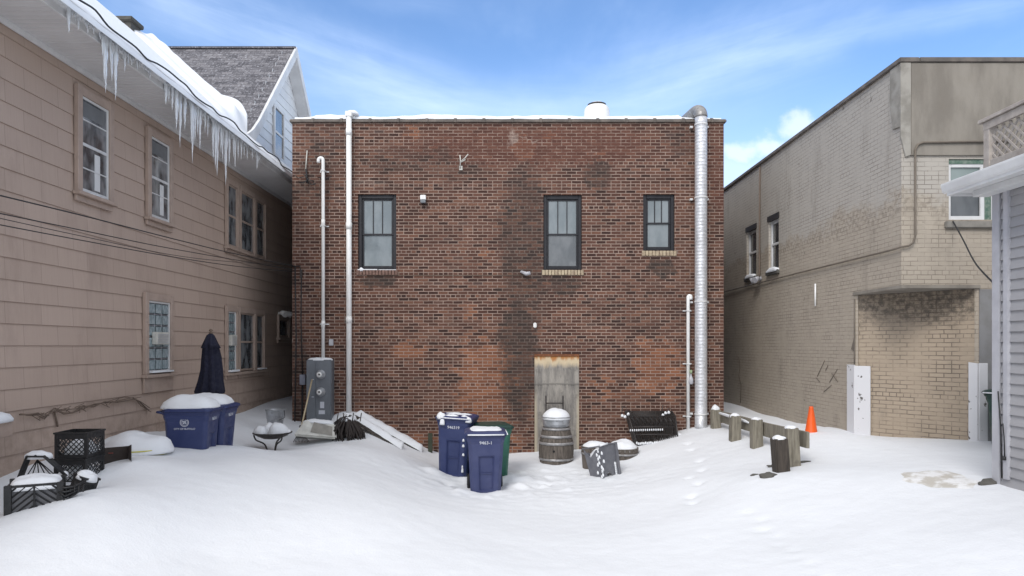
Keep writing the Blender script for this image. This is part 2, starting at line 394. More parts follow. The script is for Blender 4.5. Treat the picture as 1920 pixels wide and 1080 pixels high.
        for p in me.polygons:
            pts = [vs[i] for i in s.f[p.index]]; n = newell(pts)
            if abs(n.z) > .8: t = Vector((1, 0, 0)); b = Vector((0, 1, 0))
            else:
                t = Vector((0, 0, 1)).cross(n).normalized(); b = Vector((0, 0, 1)) if abs(n.z) < .3 else n.cross(t)
            for k, li in enumerate(p.loop_indices):
                q = pts[k]; uvl.data[li].uv = (t.dot(q), b.dot(q))
        me.update()
        if bevel:
            bm = bmesh.new(); bm.from_mesh(me)
            bmesh.ops.remove_doubles(bm, verts=bm.verts, dist=1e-5)
            ed = [e for e in bm.edges if len(e.link_faces) == 2 and e.calc_face_angle(0) > R(25)]
            bmesh.ops.bevel(bm, geom=ed, offset=bevel, segments=seg, affect='EDGES', clamp_overlap=True)
            bm.to_mesh(me); bm.free()
        me.materials.append(m)
        o = bpy.data.objects.new(name, me); col.objects.link(o)
        if parent is not None: o.parent = parent
        else: o.location = org
        return o
def tag(o, label=None, cat=None, group=None, kind=None):
    if label: o['label'] = label
    if cat: o['category'] = cat
    if group: o['group'] = group
    if kind: o['kind'] = kind
    return o
def thing(name, label, cat, loc=(0, 0, 0), rz=0., group=None, tilt=(0, 0), scl=1.):
    o = bpy.data.objects.new(name, None); col.objects.link(o); o.empty_display_size = .2
    o.location = loc; o.rotation_euler = (tilt[0], tilt[1], rz)
    FR[o] = Matrix.Translation(Vector(loc)) @ Matrix.Rotation(rz, 4, 'Z') @ Matrix.Rotation(tilt[1], 4, 'Y') @ Matrix.Rotation(tilt[0], 4, 'X') @ Matrix.Scale(scl, 4)
    o.scale = (scl,)*3
    return tag(o, label, cat, group)
def text(s, size, mtx, m, parent, name='lettering'):
    cu = bpy.data.curves.new('t', 'FONT'); cu.body = s; cu.size = size; cu.extrude = .001; cu.align_x = 'CENTER'; cu.offset = size*.012; cu.resolution_u = 2
    to = bpy.data.objects.new('t', cu); col.objects.link(to)
    dg = bpy.context.evaluated_depsgraph_get(); dg.update()
    me = bpy.data.meshes.new_from_object(to.evaluated_get(dg))
    col.objects.unlink(to); bpy.data.objects.remove(to)
    me.transform(mtx); me.name = name; me.materials.clear(); me.materials.append(m)
    o = bpy.data.objects.new(name, me); col.objects.link(o); o.parent = parent
    return o
def wallgrid(mb, o, d, L, z0, z1, holes, nrm, rev, ztop=None):
    """wall face from o along d; holes (u0,u1,z0,z1) get reveals going against nrm"""
    o = Vector((o[0], o[1], 0)); d = Vector((d[0], d[1], 0)).normalized(); nrm = Vector((nrm[0], nrm[1], 0)).normalized()
    us = sorted({0, L}|{h[0] for h in holes}|{h[1] for h in holes}); zs = sorted({z0, z1}|{h[2] for h in holes}|{h[3] for h in holes})
    flip = d.cross(Vector((0, 0, 1))).dot(nrm) < 0
    def q(a, b, c, e):
        mb.add([a, b, c, e], [(0, 1, 2, 3) if not flip else (3, 2, 1, 0)])
    for i in range(len(us)-1):
        for j in range(len(zs)-1):
            um = (us[i]+us[i+1])/2; zm = (zs[j]+zs[j+1])/2
            if any(h[0] < um < h[1] and h[2] < zm < h[3] for h in holes): continue
            p = [o+d*us[i]+Vector((0, 0, zs[j])), o+d*us[i+1]+Vector((0, 0, zs[j])), o+d*us[i+1]+Vector((0, 0, zs[j+1])), o+d*us[i]+Vector((0, 0, zs[j+1]))]
            q(*p)
    for (a, b, c, e) in holes:
        k = -nrm*rev
        c0 = o+d*a+Vector((0, 0, c)); c1 = o+d*b+Vector((0, 0, c)); c2 = o+d*b+Vector((0, 0, e)); c3 = o+d*a+Vector((0, 0, e))
        q(c0, c0+k, c1+k, c1); q(c1, c1+k, c2+k, c2); q(c2, c2+k, c3+k, c3); q(c3, c3+k, c0+k, c0)
# ------------------------------------------------------------------ snow ground
CP = [(-6.5, 3, .8), (-4.5, 4, .55), (-2, 4, .25), (0, 4, .12), (2, 4, .2), (4.5, 4, .6), (7, 4, .85),
      (-5.8, 6, .8), (-5.1, 6.5, .74), (-4.3, 6.75, .93), (-4.6, 6.35, .80), (-3.6, 6.6, .70), (-5.8, 7.8, .90), (-4.5, 7.8, .90), (-4.9, 8.25, .98), (-4.5, 8.15, 1.05), (-4.9, 9.3, .95), (-4.2, 9.1, .88), (-5.8, 10.5, 1.05), (-4, 10.4, .88), (-5.5, 13, .95), (-5.3, 16, 1.0), (-5.3, 22, 1.0), (-8, 12, 1.0),
      (-3, 6.5, .42), (-3, 8, .66), (-1.5, 8, .40), (0, 8, .10), (1.8, 8, .16), (3.2, 8, .42), (-1.5, 6, .25), (3, 6, .35), (5, 6, .8),
      (-3.4, 9.5, .80), (-2.2, 9.5, .56), (-1.2, 9.5, .25), (0, 9.6, .04), (1.4, 9.6, .06), (2.6, 9.6, .28),
      (-4.4, 12.4, .47), (-4.3, 11.2, .70), (-3, 12, .65), (-3.4, 10.9, .70), (-2.1, 12.2, .42), (-1.6, 11.2, .20), (-.44, 11.2, 0.), (-1.05, 12.5, .04), (-.3, 12.8, .03), (.3, 11.3, .02), (1.2, 11.3, .03),
      (.9, 13.2, .10), (1.6, 12.8, .09), (1.67, 12., .05), (2.2, 13.1, .22), (.1, 14.6, .10), (-.6, 14.6, .06), (1.6, 14.6, .18), (2.5, 14.2, .32), (3.2, 14.6, .44), (3.8, 14.3, .62), (3.3, 13.6, .50), (2.9, 12.5, .34), (3.4, 11.5, .46),
      (-4.5, 14.6, .72), (-4.1, 14.4, .62), (-3.6, 14.6, .95), (-3.24, 14.6, .91), (-2.7, 14.6, .66), (-2.28, 14.6, .42), (-1.63, 14.6, .1), (-2.8, 13.6, .66), (-3.15, 13.1, .56), (-3.6, 13.4, .58), (-2.1, 13.4, .36),
      (4.3, 14.2, .68), (4.15, 12.5, .68), (4.2, 11.5, .66), (4.1, 9.9, .66), (3.5, 9.5, .58), (3.3, 10.3, .48), (4.7, 12.5, .80), (5.15, 11.7, .90), (5.9, 11.7, .88), (5.9, 13, .86), (5.9, 16, .80), (5.9, 19, .84), (5.0, 16, .86), (4.9, 19, .9),
      (7.0, 10.2, .95), (6.4, 9.4, .88), (5.4, 8.5, .86), (5.4, 7.4, .88), (4.6, 7, .72), (9, 9, 1.), (9, 5, .95), (6, 24, .9), (0, 24, .5), (-1, 19, .3), (3, 19, .4), (9, 14, .9)]
A = np.array(CP); PX, PZ = A[:, :2], A[:, 2]
def phi(r2): return .5*r2*np.log(r2+1e-9)
n_ = len(CP); K = phi(((PX[:, None]-PX[None])**2).sum(-1))+np.eye(n_)*.015
Pm = np.hstack([np.ones((n_, 1)), PX]); L_ = np.block([[K, Pm], [Pm.T, np.zeros((3, 3))]])
W_ = np.linalg.solve(L_, np.concatenate([PZ, np.zeros(3)]))
def tps(x, y):
    q = np.stack([x, y], -1); z = np.zeros(x.shape)
    for i in range(n_): z += W_[i]*phi((x-PX[i, 0])**2+(y-PX[i, 1])**2)
    z += W_[n_]+W_[n_+1]*x+W_[n_+2]*y
    return np.clip(z, -.08, 1.12)
foot = []
def fpt(px, py, z): d = (CAM-z)*F/(py-CY); return ((px-CX)*d/F, d)
for (px, py, z) in [(1296, 850, .4), (1312, 866, .4), (1292, 890, .38), (1310, 905, .36), (1298, 918, .36), (1290, 838, .45), (1316, 880, .4), (1300, 930, .34)]:
    foot.append(fpt(px, py, z)+(.075, -.048))
for i in range(11):
    t = i/10; foot.append(fpt(1408+150*t+(6 if i % 2 else -6), 955+125*t, .4)+(.08, -.018))
for i in range(0):
    pass
rs = random.Random(3)
for i in range(46):   # kicked-up snow round the carts
    foot.append((rs.uniform(-1.5, .9), rs.uniform(10.7, 12.9), rs.uniform(.05, .13), rs.uniform(-.03, .04)))
for i in range(26):
    foot.append((rs.uniform(-5.2, 5.5), rs.uniform(5.8, 13.8), rs.uniform(.4, .9), rs.uniform(-.018, .018)))
for (x, y, r, h) in [(-.44, 10.93, .22, .05), (-.1, 11.1, .2, .06), (-.8, 11.1, .18, .07), (.05, 11.5, .22, .08), (-.05, 12., .25, .1), (.25, 11.9, .3, .08), (-1.35, 12.2, .2, .07), (-.75, 12.15, .16, .06), (-5.45, 9.9, .3, .16), (-5.3, 9.4, .22, .1)]:
    foot.append((x, y, r, h))
def ground(x, y):
    x = np.asarray(x, float); y = np.asarray(y, float)
    z = tps(x, y)
    z += .022*np.sin(x*1.7+y*.9+np.sin(y*1.3))*np.exp(-((y-9)/5)**2)*.6
    z += .009*np.sin(x*.8-y*2.3+1.3*np.sin(x*1.1))+.008*np.sin(x*1.1+y*1.1+2*np.sin(y*.5))*np.sin(x*.45-1.5*y)
    for (fx, fy, r, h) in foot: z += h*np.exp(-((x-fx)**2+(y-fy)**2)/(r*r))
    far = np.clip((np.hypot(x, y-10)-20)/25, 0, 1)
    return z*(1-far)+.6*far
def gz(x, y): return float(ground(np.array([x]), np.array([y]))[0])
def axis(a, b, st, lo, hi):
    m = list(np.arange(a, b+1e-6, st)); l = []; s = st; x = a
    while x > lo: s *= 1.35; x -= s; l.append(max(x, lo))
    u = []; s = st; x = b
    while x < hi: s *= 1.35; x += s; u.append(min(x, hi))
    return np.array(l[::-1]+m+u)
ax = axis(-6.2, 6.6, .045, -150, 150); ay = axis(4.6, 15., .045, -120, 220)
GX, GY = np.meshgrid(ax, ay); GZ = ground(GX, GY)
nx, ny = len(ax), len(ay)
fine = np.zeros(GZ.shape)
for j in range(ny):
    for i in range(nx):
        x, y = ax[i], ay[j]
        if -6.3 < x < 6.7 and 4.5 < y < 15.1:
            rr = math.exp(-((x-.1)/1.7)**2-((y-11.8)/1.3)**2)
            fine[j, i] = .018*mn.noise(Vector((x*1.1, y*1.1, 0)))+.016*mn.noise(Vector((x*.45, y*1.0, 4)))+(.007+.030*rr)*mn.noise(Vector((x*5, y*5, 2)))+.018*rr*mn.noise(Vector((x*13, y*13, 7)))+.10*rr*max(0, mn.noise(Vector((x*4.5, y*4.5, 11)))-.22)
GZ += fine
me = bpy.data.meshes.new('snow_ground')
vv = np.stack([GX, GY, GZ], -1).reshape(-1, 3)
ff = [(j*nx+i, j*nx+i+1, (j+1)*nx+i+1, (j+1)*nx+i) for j in range(ny-1) for i in range(nx-1)]
me.from_pydata(vv.tolist(), [], ff); me.polygons.foreach_set('use_smooth', [True]*len(ff)); me.update()
me.materials.append(M['snow'])
g = bpy.data.objects.new('snow_ground', me); col.objects.link(g); tag(g, kind='structure')

# ------------------------------------------------------------------ red brick building
BX0, BX1, BY, BZ = -4.697, 4.594, 14.7, 7.20
bb = thing('brick_building', 'flat-roofed red brick building with three black windows and soot-stained rear wall', 'building', (0, BY, 0))
def wx(px): return (px-CX)*BY/F
def wz(py): return CAM+(CY-py)*BY/F
WIN = [(671, 743, 364, 506, 377, 439, 500), (1019, 1091, 365, 506, 377, 439, 500), (1206, 1265, 364, 470, 377, 418, 464)]
holes = [(wx(a)-BX0, wx(b)-BX0, wz(d), wz(c)) for (a, b, c, d, *_) in WIN]
dr = (wx(1002)-BX0, wx(1086)-BX0, -.4, wz(665)); 
w = MB()
wallgrid(w, (BX0, BY), (1, 0), BX1-BX0, -.5, BZ, holes+[dr], (0, -1), .14)
wallgrid(w, (BX0, BY+17), (0, -1), 17, -.5, BZ, [], (-1, 0), .1)
wallgrid(w, (BX1, BY), (0, 1), 17, -.5, BZ, [], (1, 0), .1)
wallgrid(w, (BX1, BY+17), (-1, 0), BX1-BX0, -.5, BZ, [], (0, 1), .1)
wallm = w.build('wall', M['brick'], bb)
MB().box(BX0+.02, BX1-.02, BY+.16, BY+16.9, -.3, -.25).build('floor_slab', M['inner'], bb)
MB().box(BX0+.02, BX1-.02, BY+.3, BY+16.9, 6.95, 7.05).build('roof', M['cement'], bb)
c = MB(); z0 = BZ
# half-round clay coping tiles with collars at their joints
xs = [BX0-.05]+[-4.249+k*.613 for k in range(15) if -4.249+k*.613 < BX1-.1]+[BX1+.05]
for a, b_ in zip(xs[:-1], xs[1:]):
    prof = [(-.05, 0), (-.055, .045), (.02, .085), (.17, .10), (.32, .075), (.36, 0)]
    c.prism([(a+.004, BY+p, z0+q) for p, q in prof], (b_-a-.008, 0, 0))
for a in xs[1:-1]:
    prof = [(-.065, -.008), (-.075, .06), (.02, .11), (.17, .125), (.32, .10), (.375, 0)]
    c.prism([(a-.03, BY+p, z0+q) for p, q in prof], (.06, 0, 0))
c.box(BX0-.04, BX0+.28, BY+.37, BY+17, BZ, BZ+.09); c.box(BX1-.28, BX1+.04, BY+.37, BY+17, BZ, BZ+.09)
c.build('coping', M['coping'], bb, bevel=.006, seg=1)
s_ = MB(); vs = []; NXR = 120   # snow lying on the coping and roof
prof = [(.005, .085), (.015, .14), (.05, .19), (.16, .215), (.5, .21), (1.4, .22), (6, .25), (14, .25)]
for i in range(NXR+1):
    x = BX0+.05+(BX1-BX0-.1)*i/NXR
    th = .75+.55*mn.noise(Vector((x*.9, 3.3, 0)))+.22*mn.noise(Vector((x*5, 1, 0)))
    if x > 3.7: th *= .45
    if x < -4.2: th *= .7
    for (p, q) in prof:
        qq = .085+(q-.085)*max(.12, th)
        vs.append((x, BY+p+.02*mn.noise(Vector((x*3, p, 9))), BZ+qq))
npf = len(prof)
s_.add(vs, [(i*npf+k, (i+1)*npf+k, (i+1)*npf+k+1, i*npf+k+1) for i in range(NXR) for k in range(npf-1)], True)
s_.build('roof_snow', M['roofsnow'], bb)
for wi, (a, b_, c_, d_, g0, gm, g1) in enumerate(WIN):
    X0, X1, Z1, Z0 = wx(a), wx(b_), wz(c_), wz(d_); y = BY+.05
    fr = MB(); t = .075
    fr.box(X0+.002, X0+t, y, y+.09, Z0, Z1); fr.box(X1-t, X1-.002, y, y+.09, Z0, Z1); fr.box(X0+t, X1-t, y, y+.088, Z1-t-.01, Z1-.002); fr.box(X0+t, X1-t, y, y+.088, Z0, Z0+.06)
    fo = fr.build('window', M['black_frame'], bb, bevel=.006, seg=1)
    sa = MB(); gx0, gx1 = X0+t, X1-t
    for (za, zb, yy) in ((wz(gm)-.012, Z1-t-.01, y+.03), (Z0+.06, wz(gm)+.02, y+.045)):
        sa.box(gx0, gx0+.04, yy, yy+.03, za, zb); sa.box(gx1-.04, gx1, yy, yy+.03, za, zb)
        sa.box(gx0+.04, gx1-.04, yy+.001, yy+.029, za, za+.035); sa.box(gx0+.04, gx1-.04, yy+.001, yy+.029, zb-.035, zb)
    sa.build('sash', M['black_frame'], fo, bevel=.003, seg=1)
    mu = MB()
    for k in (1, 2):
        xx = gx0+.04+(gx1-gx0-.08)*k/3; mu.box(xx-.009, xx+.009, y+.035, y+.05, wz(gm)+.02, Z1-t-.045)
    mu.build('muntin', M['black_frame'], fo)
    MB().box(gx0+.01, gx1-.01, y+.052, y+.058, wz(gm)-.02, Z1-t-.01).build('pane', M['curtain_glass'], fo)
    MB().box(gx0+.01, gx1-.01, y+.064, y+.070, Z0+.05, wz(gm)-.021).build('pane', M['mid_glass'] if wi == 1 else M['curtain_glass'], fo)
    si = MB(); sx0, sx1 = X0-.035, X1+.04; nb = int(round((sx1-sx0)/.072)); st = (sx1-sx0)/nb
    for k in range(nb): si.box(sx0+k*st+.005, sx0+(k+1)*st-.005, BY-.035, BY+.10, Z0-.115, Z0-.006)
    si.build('sill', M['redsill'] if wi == 0 else M['buff'], fo, bevel=.006, seg=1)
    if wi == 0:
        sn = MB(); sn.box(X0, X0+.42, BY-.03, BY+.06, Z0-.006, Z0+.014); sn.box(X0+.45, X1, BY-.03, BY+.05, Z0-.006, Z0+.006)
        sn.dome((X0+.08, BY, Z0), .05, .04, .05, 2); sn.build('sill_snow', M['snow'], fo)
MB().box(wx(1002)+.002, wx(1086)-.002, BY+.012, BY+.13, -.4, wz(665)-.002).build('blocked_doorway', M['infill'], bb)
MB().box(wx(1002), wx(1086), BY-.01, BY+.011, wz(668), wz(664)).build('lintel_angle', mat('rusty_steel', (.20, .075, .03), .85, c2=(.10, .04, .02), scale=20), bb)

# things fixed to the brick wall
def bracket(mb, x, z, yc, w=.1):
    mb.box(x-w, x+w, BY-.03, BY-.002, z-.012, z+.012)
    mb.box(x-.045, x+.045, yc-.045, BY-.03, z-.014, z+.014)
def pipe_thing(label, px, y0, y1, r, yo, brs, hook=None, joints=(), name='conduit_pipe', zb=None, cat='pipe'):
    x = wx(px); yc = BY-yo; t = thing(name, label, cat, (x, yc, zb if zb is not None else wz(y1)))
    pts = [(x, yc, zb if zb is not None else wz(y1)), (x, yc, wz(y0))]
    if hook:
        zt = wz(y0); hr = abs(hook)
        for k in range(1, 9):
            q = PI*k/8; pts.append((x+hook*(1-math.cos(q))/2*1.0, yc, zt+math.sin(q)*hr*.55))
        pts.append((x+hook, yc, zt-.05))
    mb = MB().tube(pts, r, 14)
    mb.build('pipe', M['white_plastic'], t)
    if joints:
        for q in joints: MB().tube([(x, yc, wz(q)-.07), (x, yc, wz(q)+.07)], r*1.14, 14).build('coupling', M['white_plastic'], t)
    for q in brs:
        b_ = MB(); bracket(b_, x, wz(q), yc, r+.06); b_.build('bracket', M['white_trim'], t, bevel=.003, seg=1)
    return t
pipe_thing('thin white conduit hooked at its top, rising from the grey meter cabinet', 609, 304, 672, .036, .13, (323, 425, 608), hook=-.1, joints=(420, 608))
tp = pipe_thing('thick white drain pipe running the full height of the brick wall', 656, 222, 772, .058, .085, (), joints=(250, 425, 600), zb=.8)
MB().box(wx(656)-.07, wx(656)+.07, BY-.15, BY+.1, wz(222), wz(212)).build('outlet_box', M['white_plastic'], tp, bevel=.01)
MB().dome((wx(660), BY+.02, wz(213)), .14, .12, .07, 5).build('snow_cap', M['snow'], tp)
tp = pipe_thing('thin white pipe with a valve, standing beside the galvanised duct', 1288, 558, 812, .036, .10, (583, 682, 780), hook=.06, zb=.3)
v_ = MB(); x = wx(1288)
v_.lathe((x+.05, BY-.14, wz(720)), [(.03, 0), (.05, .02), (.05, .12), (.03, .15), (.015, .2), (0.01, .24)], 12); v_.build('valve', M['grey_trim'], tp)
MB().lathe((x+.05, BY-.14, wz(700)), [(.018, 0), (.03, .02), (.03, .06), (.01, .08)], 10).build('valve_cap', mat('pale_green_plastic', (.30, .38, .22), .5), tp)
# spiral duct
x = wx(1309.5); yc = BY-.20; t = thing('exhaust_duct', 'shiny galvanised spiral duct climbing the right side of the brick wall', 'duct', (x, yc, wz(800)))
prof = []; z = wz(800); top = wz(224); k = 0; r = .127
prof += [(r-.004, z), (r+.004, z+.01), (r+.004, z+.05), (r, z+.06), (r, z+.45)]
z += .45
while z < top-.1:
    prof += [(r, z), (r+.003, z+.008), (r+.003, z+.014), (r, z+.022)]; z += .07
prof += [(r, top)]
MB().lathe((x, yc, 0), prof, 28).build('duct_body', M['duct'], t)
el = []; 
for k in range(10):
    q = PI/2*k/9; el.append((x-.05*(1-math.cos(q)), yc+.26*(1-math.cos(q)), top+.17*math.sin(q)))
el.append((x-.16, yc+1.0, top+.15))
MB().tube([(x, yc, top-.02)]+el, [.135]*12, 20).build('elbow', mk_galv('dull_elbow', (.34, .33, .32), .55), t)
for q in (240, 375, 567, 775):
    b_ = MB().lathe((x, yc, wz(q)-.018), [(r+.008, 0), (r+.011, .002), (r+.011, .034), (r+.008, .036)], 28)
    for sx in (-1, 1): b_.box(x+sx*.17-.03, x+sx*.17+.03, BY-.08, BY-.002, wz(q)-.02, wz(q)+.02)
    b_.build('strap', M['white_trim'], t)
# small fittings
x, z = wx(794), wz(375); t = thing('floodlight', 'small white box light fixed between two upper windows of the brick wall', 'light', (x, BY, z))
MB().box(x-.06, x+.06, BY-.10, BY-.002, z-.01, z+.09).build('housing', M['white_plastic'], t, bevel=.008)
MB().box(x-.05, x+.06, BY-.13, BY-.03, z-.085, z-.012).build('lens', M['mid_glass'], t, bevel=.008)
x, z = wx(987), wz(512); t = thing('security_camera', 'small grey camera left of the middle window sill on the brick wall', 'camera', (x, BY, z))
MB().tube([(x-.10, BY-.05, z+.02), (x+.0, BY-.12, z-.03), (x+.08, BY-.14, z-.01)], [.03, .045, .035], 10).build('camera_body', M['grey_trim'], t)
MB().tube([(x-.1, BY-.002, z+.02), (x-.1, BY-.06, z+.02)], .03, 8).build('mount', M['grey_trim'], t)
x, z = wx(1003), wz(610); tag(MB().box(x-.035, x+.035, BY-.06, BY-.002, z-.055, z+.055).build('wall_vent', M['white_plastic'], bevel=.015), 'tiny white vent cover above the blocked doorway', 'vent')
x, z = wx(869), wz(303); t = thing('broken_antenna_mount', 'pale forked metal bracket high on the brick wall', 'bracket', (x, BY, z-.1))
MB().tube([(x-.07, BY-.03, z-.16), (x-.06, BY-.06, z), (x-.07, BY-.08, z+.12)], .013, 6).tube([(x-.06, BY-.06, z-.02), (x+.03, BY-.10, z+.04), (x+.11, BY-.14, z+.12)], .012, 6).tube([(x-.05, BY-.06, z-.03), (x+.05, BY-.09, z+.02)], .012, 6).build('bracket_arm', M['offwhite'], t)
MB().box(x-.09, x-.02, BY-.03, BY-.002, z-.19, z-.10).build('base_plate', M['offwhite'], t)
x, z = wx(575), wz(300); t = thing('cable_anchor', 'rusty cable anchor with a pale strip near the left top of the brick wall', 'bracket', (x, BY, z-.3))
MB().tube([(x+.02, BY-.03, wz(283)), (x-.01, BY-.04, wz(318))], .012, 6).build('pale_strip', M['offwhite'], t)
a_ = MB()
for k in range(7):
    q = random.Random(k); p0 = Vector((x-.25+.1*k, BY-.05, wz(335)+q.uniform(-.12, .1))); p1 = p0+Vector((q.uniform(.05, .25), -.03, q.uniform(-.18, .15))); pm = (p0+p1)/2+Vector((0, -.03, -.06)); a_.tube([p0, pm, p1], .009, 5)
a_.tube([(x, BY-.04, wz(318)), (x+.03, BY-.06, wz(345))], .02, 6)
a_.build('wire_tangle', M['cable'], t)
t = thing('wall_cable', 'dark cable dropping down the left edge of the brick wall to a small grey box', 'cable', (wx(565), BY, wz(830)))
MB().tube([(wx(549), BY-.03, wz(500)), (wx(563), BY-.03, wz(499)), (wx(566), BY-.03, wz(515)), (wx(565), BY-.03, wz(600)), (wx(568), BY-.03, wz(702))], .012, 6).tube([(wx(568), BY-.03, wz(722)), (wx(566), BY-.03, wz(830))], .018, 6).tube([(wx(554), BY-.03, wz(500)), (wx(556), BY-.03, wz(640)), (wx(553), BY-.03, wz(820))], .014, 6).build('cable_run', M['cable'], t)
MB().box(wx(564), wx(568), BY-.07, BY-.035, wz(522), wz(506)).build('clamp', M['dark_metal'], t)
tag(MB().box(wx(564.5), wx(575), BY-.11, BY-.002, wz(721), wz(702)).build('junction_box', mat('blue_grey_box', (.21, .22, .27), .5), bevel=.006), 'small blue-grey junction box left of the meter cabinet', 'box')
tag(MB().box(wx(618), wx(625.5), BY-.06, BY-.002, wz(648), wz(636)).build('junction_box', M['grey_trim'], bevel=.006), 'tiny pale box above the right corner of the meter cabinet', 'box')
tag(MB().tube([(wx(690), BY-.015, wz(516.5)), (wx(985), BY-.015, wz(516))], .006, 5).build('thin_cable', M['vine']), 'thin cable stapled level between window sill and camera', 'cable')
# meter cabinet
x0, x1, z1 = wx(581), wx(627), wz(674); yf = BY-.27
t = thing('meter_cabinet', 'tall grey electric meter cabinet with two round meters, on the brick wall', 'cabinet', ((x0+x1)/2, yf, .4))
MB().box(x0, x1, yf, BY-.002, .35, z1).build('cabinet_body', M['grey_box'], t, bevel=.018)
ck = MB().box(x0+.012, x0+.205, yf-.012, yf-.001, .5, z1-.03).box(x0+.212, x1-.06, yf-.012, yf-.001, .5, z1-.03)
ck.build('cabinet_door', M['grey_box'], t, bevel=.004, seg=1)
for k, py in enumerate((701, 733)):
    xc = x0+.315; zz = wz(py); mt = Matrix.Rotation(PI/2, 4, 'X')
    mo = MB().lathe((xc, yf-.01, zz), [(.095, 0), (.1, .012), (.095, .03), (.078, .034), (.075, .10), (.06, .125), (.03, .135), (.002, .136)], 24, mt).build('meter', M['galv'], t)
    MB().lathe((xc, yf-.012, zz), [(.055, .13), (.05, .143), (.002, .144)], 20, mt).build('dial', M['white_plastic'], mo)
    MB().lathe((xc+.003, yf-.012, zz+.005), [(.022, .143), (.02, .150), (.002, .151)], 12, mt).build('meter_core', M['dark_metal'], mo)
    b_ = MB().box(x0+.10, x0+.17, yf-.022, yf-.013, zz-.08, zz+.03); b_.build('breaker_plate', M['grey_box'], t, bevel=.003, seg=1)
    MB().box(x0+.12, x0+.17, yf-.017, yf-.0125, zz-.115, zz-.10).build('tag_strip', M['print'], t)
MB().box(x0+.30, x0+.385, yf-.016, yf-.0125, wz(763), wz(753)+.02).build('notice_sticker', M['print'], t)
MB().box(x0+.27, x0+.40, yf-.016, yf-.0125, wz(774), wz(767)).build('notice_sticker', M['print'], t)
MB().dome(((x0+x1)/2, yf+.14, z1-.002), .25, .13, .045, 4, 3, 4).build('snow_cap', M['snow'], t)
# roof vent
p = P(1119, 195, 18.); t = thing('roof_vent', 'white cylindrical exhaust vent on the roof of the brick building', 'vent', (p.x, 18, 7.05))
MB().lathe((p.x, 18, 7.05), [(.34, 0), (.34, 1.50), (.31, 1.60), (.26, 1.65), (.22, 1.66)], 28).build('vent_body', M['white_plastic'], t)
MB().lathe((p.x, 18, 8.71), [(.24, 0), (.245, .04), (.225, .05)], 28).build('vent_lid', M['dark_metal'], t)
MB().dome((p.x, 18, 8.76), .2, .2, .05, 1).build('snow_cap', M['snow'], t)

# ------------------------------------------------------------------ left house
HX = -5.8; HT = 6.13; EX = -5.05; FZ = 6.29; RX, RZ = -8.9, 9.74; HY0, HY1 = 3.2, 26.
hb = thing('shingled_house', 'tan shingled house with snowy eave, white cross gable and tall windows', 'house', (HX, 14, 0))
w = MB(); CR = .254; z = CAM-11*CR; top = HT
rows = []
while z < top:
    z2 = min(z+CR, top); rows.append((z, z2)); z += CR
for (za, zb) in rows:
    xo = HX+.016; xi = HX+.002
    w.add([(xo, HY0, za), (xo, HY1, za), (xi, HY1, zb), (xi, HY0, zb)], [(0, 1, 2, 3)])
    w.add([(HX, HY0, za), (HX, HY1, za), (xo, HY1, za), (xo, HY0, za)], [(0, 1, 2, 3)])
w.add([(HX-6.2, HY0, -.4), (HX+.002, HY0, -.4), (HX+.002, HY0, HT), (HX-6.2, HY0, HT)], [(0, 1, 2, 3)])
w.add([(HX-6.2, HY0, HT), (HX+.002, HY0, HT), (RX, HY0, RZ-.1)], [(0, 1, 2)])
w.add([(HX-6.2, HY1, -.4), (HX+.002, HY1, -.4), (HX+.002, HY1, HT), (HX-6.2, HY1, HT)], [(3, 2, 1, 0)])
w.add([(HX-6.2, HY0, -.4), (HX-6.2, HY1, -.4), (HX-6.2, HY1, HT), (HX-6.2, HY0, HT)], [(3, 2, 1, 0)])
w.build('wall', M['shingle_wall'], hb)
s_ = MB().box(HX+.001, EX+.001, HY0-.3, HY1, HT, HT+.02)
yy = HY0
while yy < HY1: s_.box(HX+.01, EX-.02, yy, yy+.012, HT-.006, HT); yy += .10
s_.build('soffit', M['soffit'], hb)
MB().box(EX-.02, EX+.012, HY0-.3, HY1, HT-.02, FZ).box(HX+.018, HX+.05, HY0, HY1, HT-.07, HT-.001).build('fascia', M['white_trim'], hb, bevel=.004, seg=1)
g_ = MB().prism([(EX+.013, HY0-.3, FZ-.09), (EX+.08, HY0-.3, FZ-.07), (EX+.10, HY0-.3, FZ+.0), (EX+.013, HY0-.3, FZ+.0)], (0, HY1-HY0, 0)); g_.build('gutter', M['white_trim'], hb)
MB().prism([(EX, HY0-.3, FZ), (RX, HY0-.3, RZ), (-12.8, HY0-.3, FZ), (-12.6, HY0-.3, FZ-.1), (RX, HY0-.3, RZ-.2), (EX-.1, HY0-.3, FZ-.12)], (0, HY1-HY0+.3, 0)).build('roof', M['shingles'], hb)
# roof snow: rolled lip at the eave, uneven ridge
s_ = MB(); vs = []; NY = 230; us = [-.045, -.045, -.02, .0, .02, .05, .1, .17, .25, .35, .5, .65, .8, .92, 1.0, 1.06, 1.3, 1.8]
tb = [0, .05, .11, .145, .16, .165, .165, .16, .16, .15, .15, .14, .13, .12, .11, .1, .1, .1]
ln = [0]*len(us)
for j in range(NY+1):
    y = HY0-.3+(HY1-HY0+.3)*j/NY
    for k, (u, th) in enumerate(zip(us, tb)):
        th = .70*th*(1+.22*mn.noise(Vector((y*.6, u*3, 1)))+.16*mn.noise(Vector((y*3.3, u*6, 2))))
        uu = u+(.02*mn.noise(Vector((y*1.9, 0, 5))) if u < .0 else 0)
        if uu <= 1: x = EX+(RX-EX)*uu; z = FZ+(RZ-FZ)*uu
        else: x = RX-(uu-1)*(EX-RX)*-1*-1; z = RZ-(uu-1)*(RZ-FZ)
        vs.append((x, y, z+th+.01))
n2 = len(us)
s_.add(vs, [(j*n2+k, (j+1)*n2+k, (j+1)*n2+k+1, j*n2+k+1) for j in range(NY) for k in range(n2-1)], True)
s_.build('roof_snow', M['roofsnow'], hb)
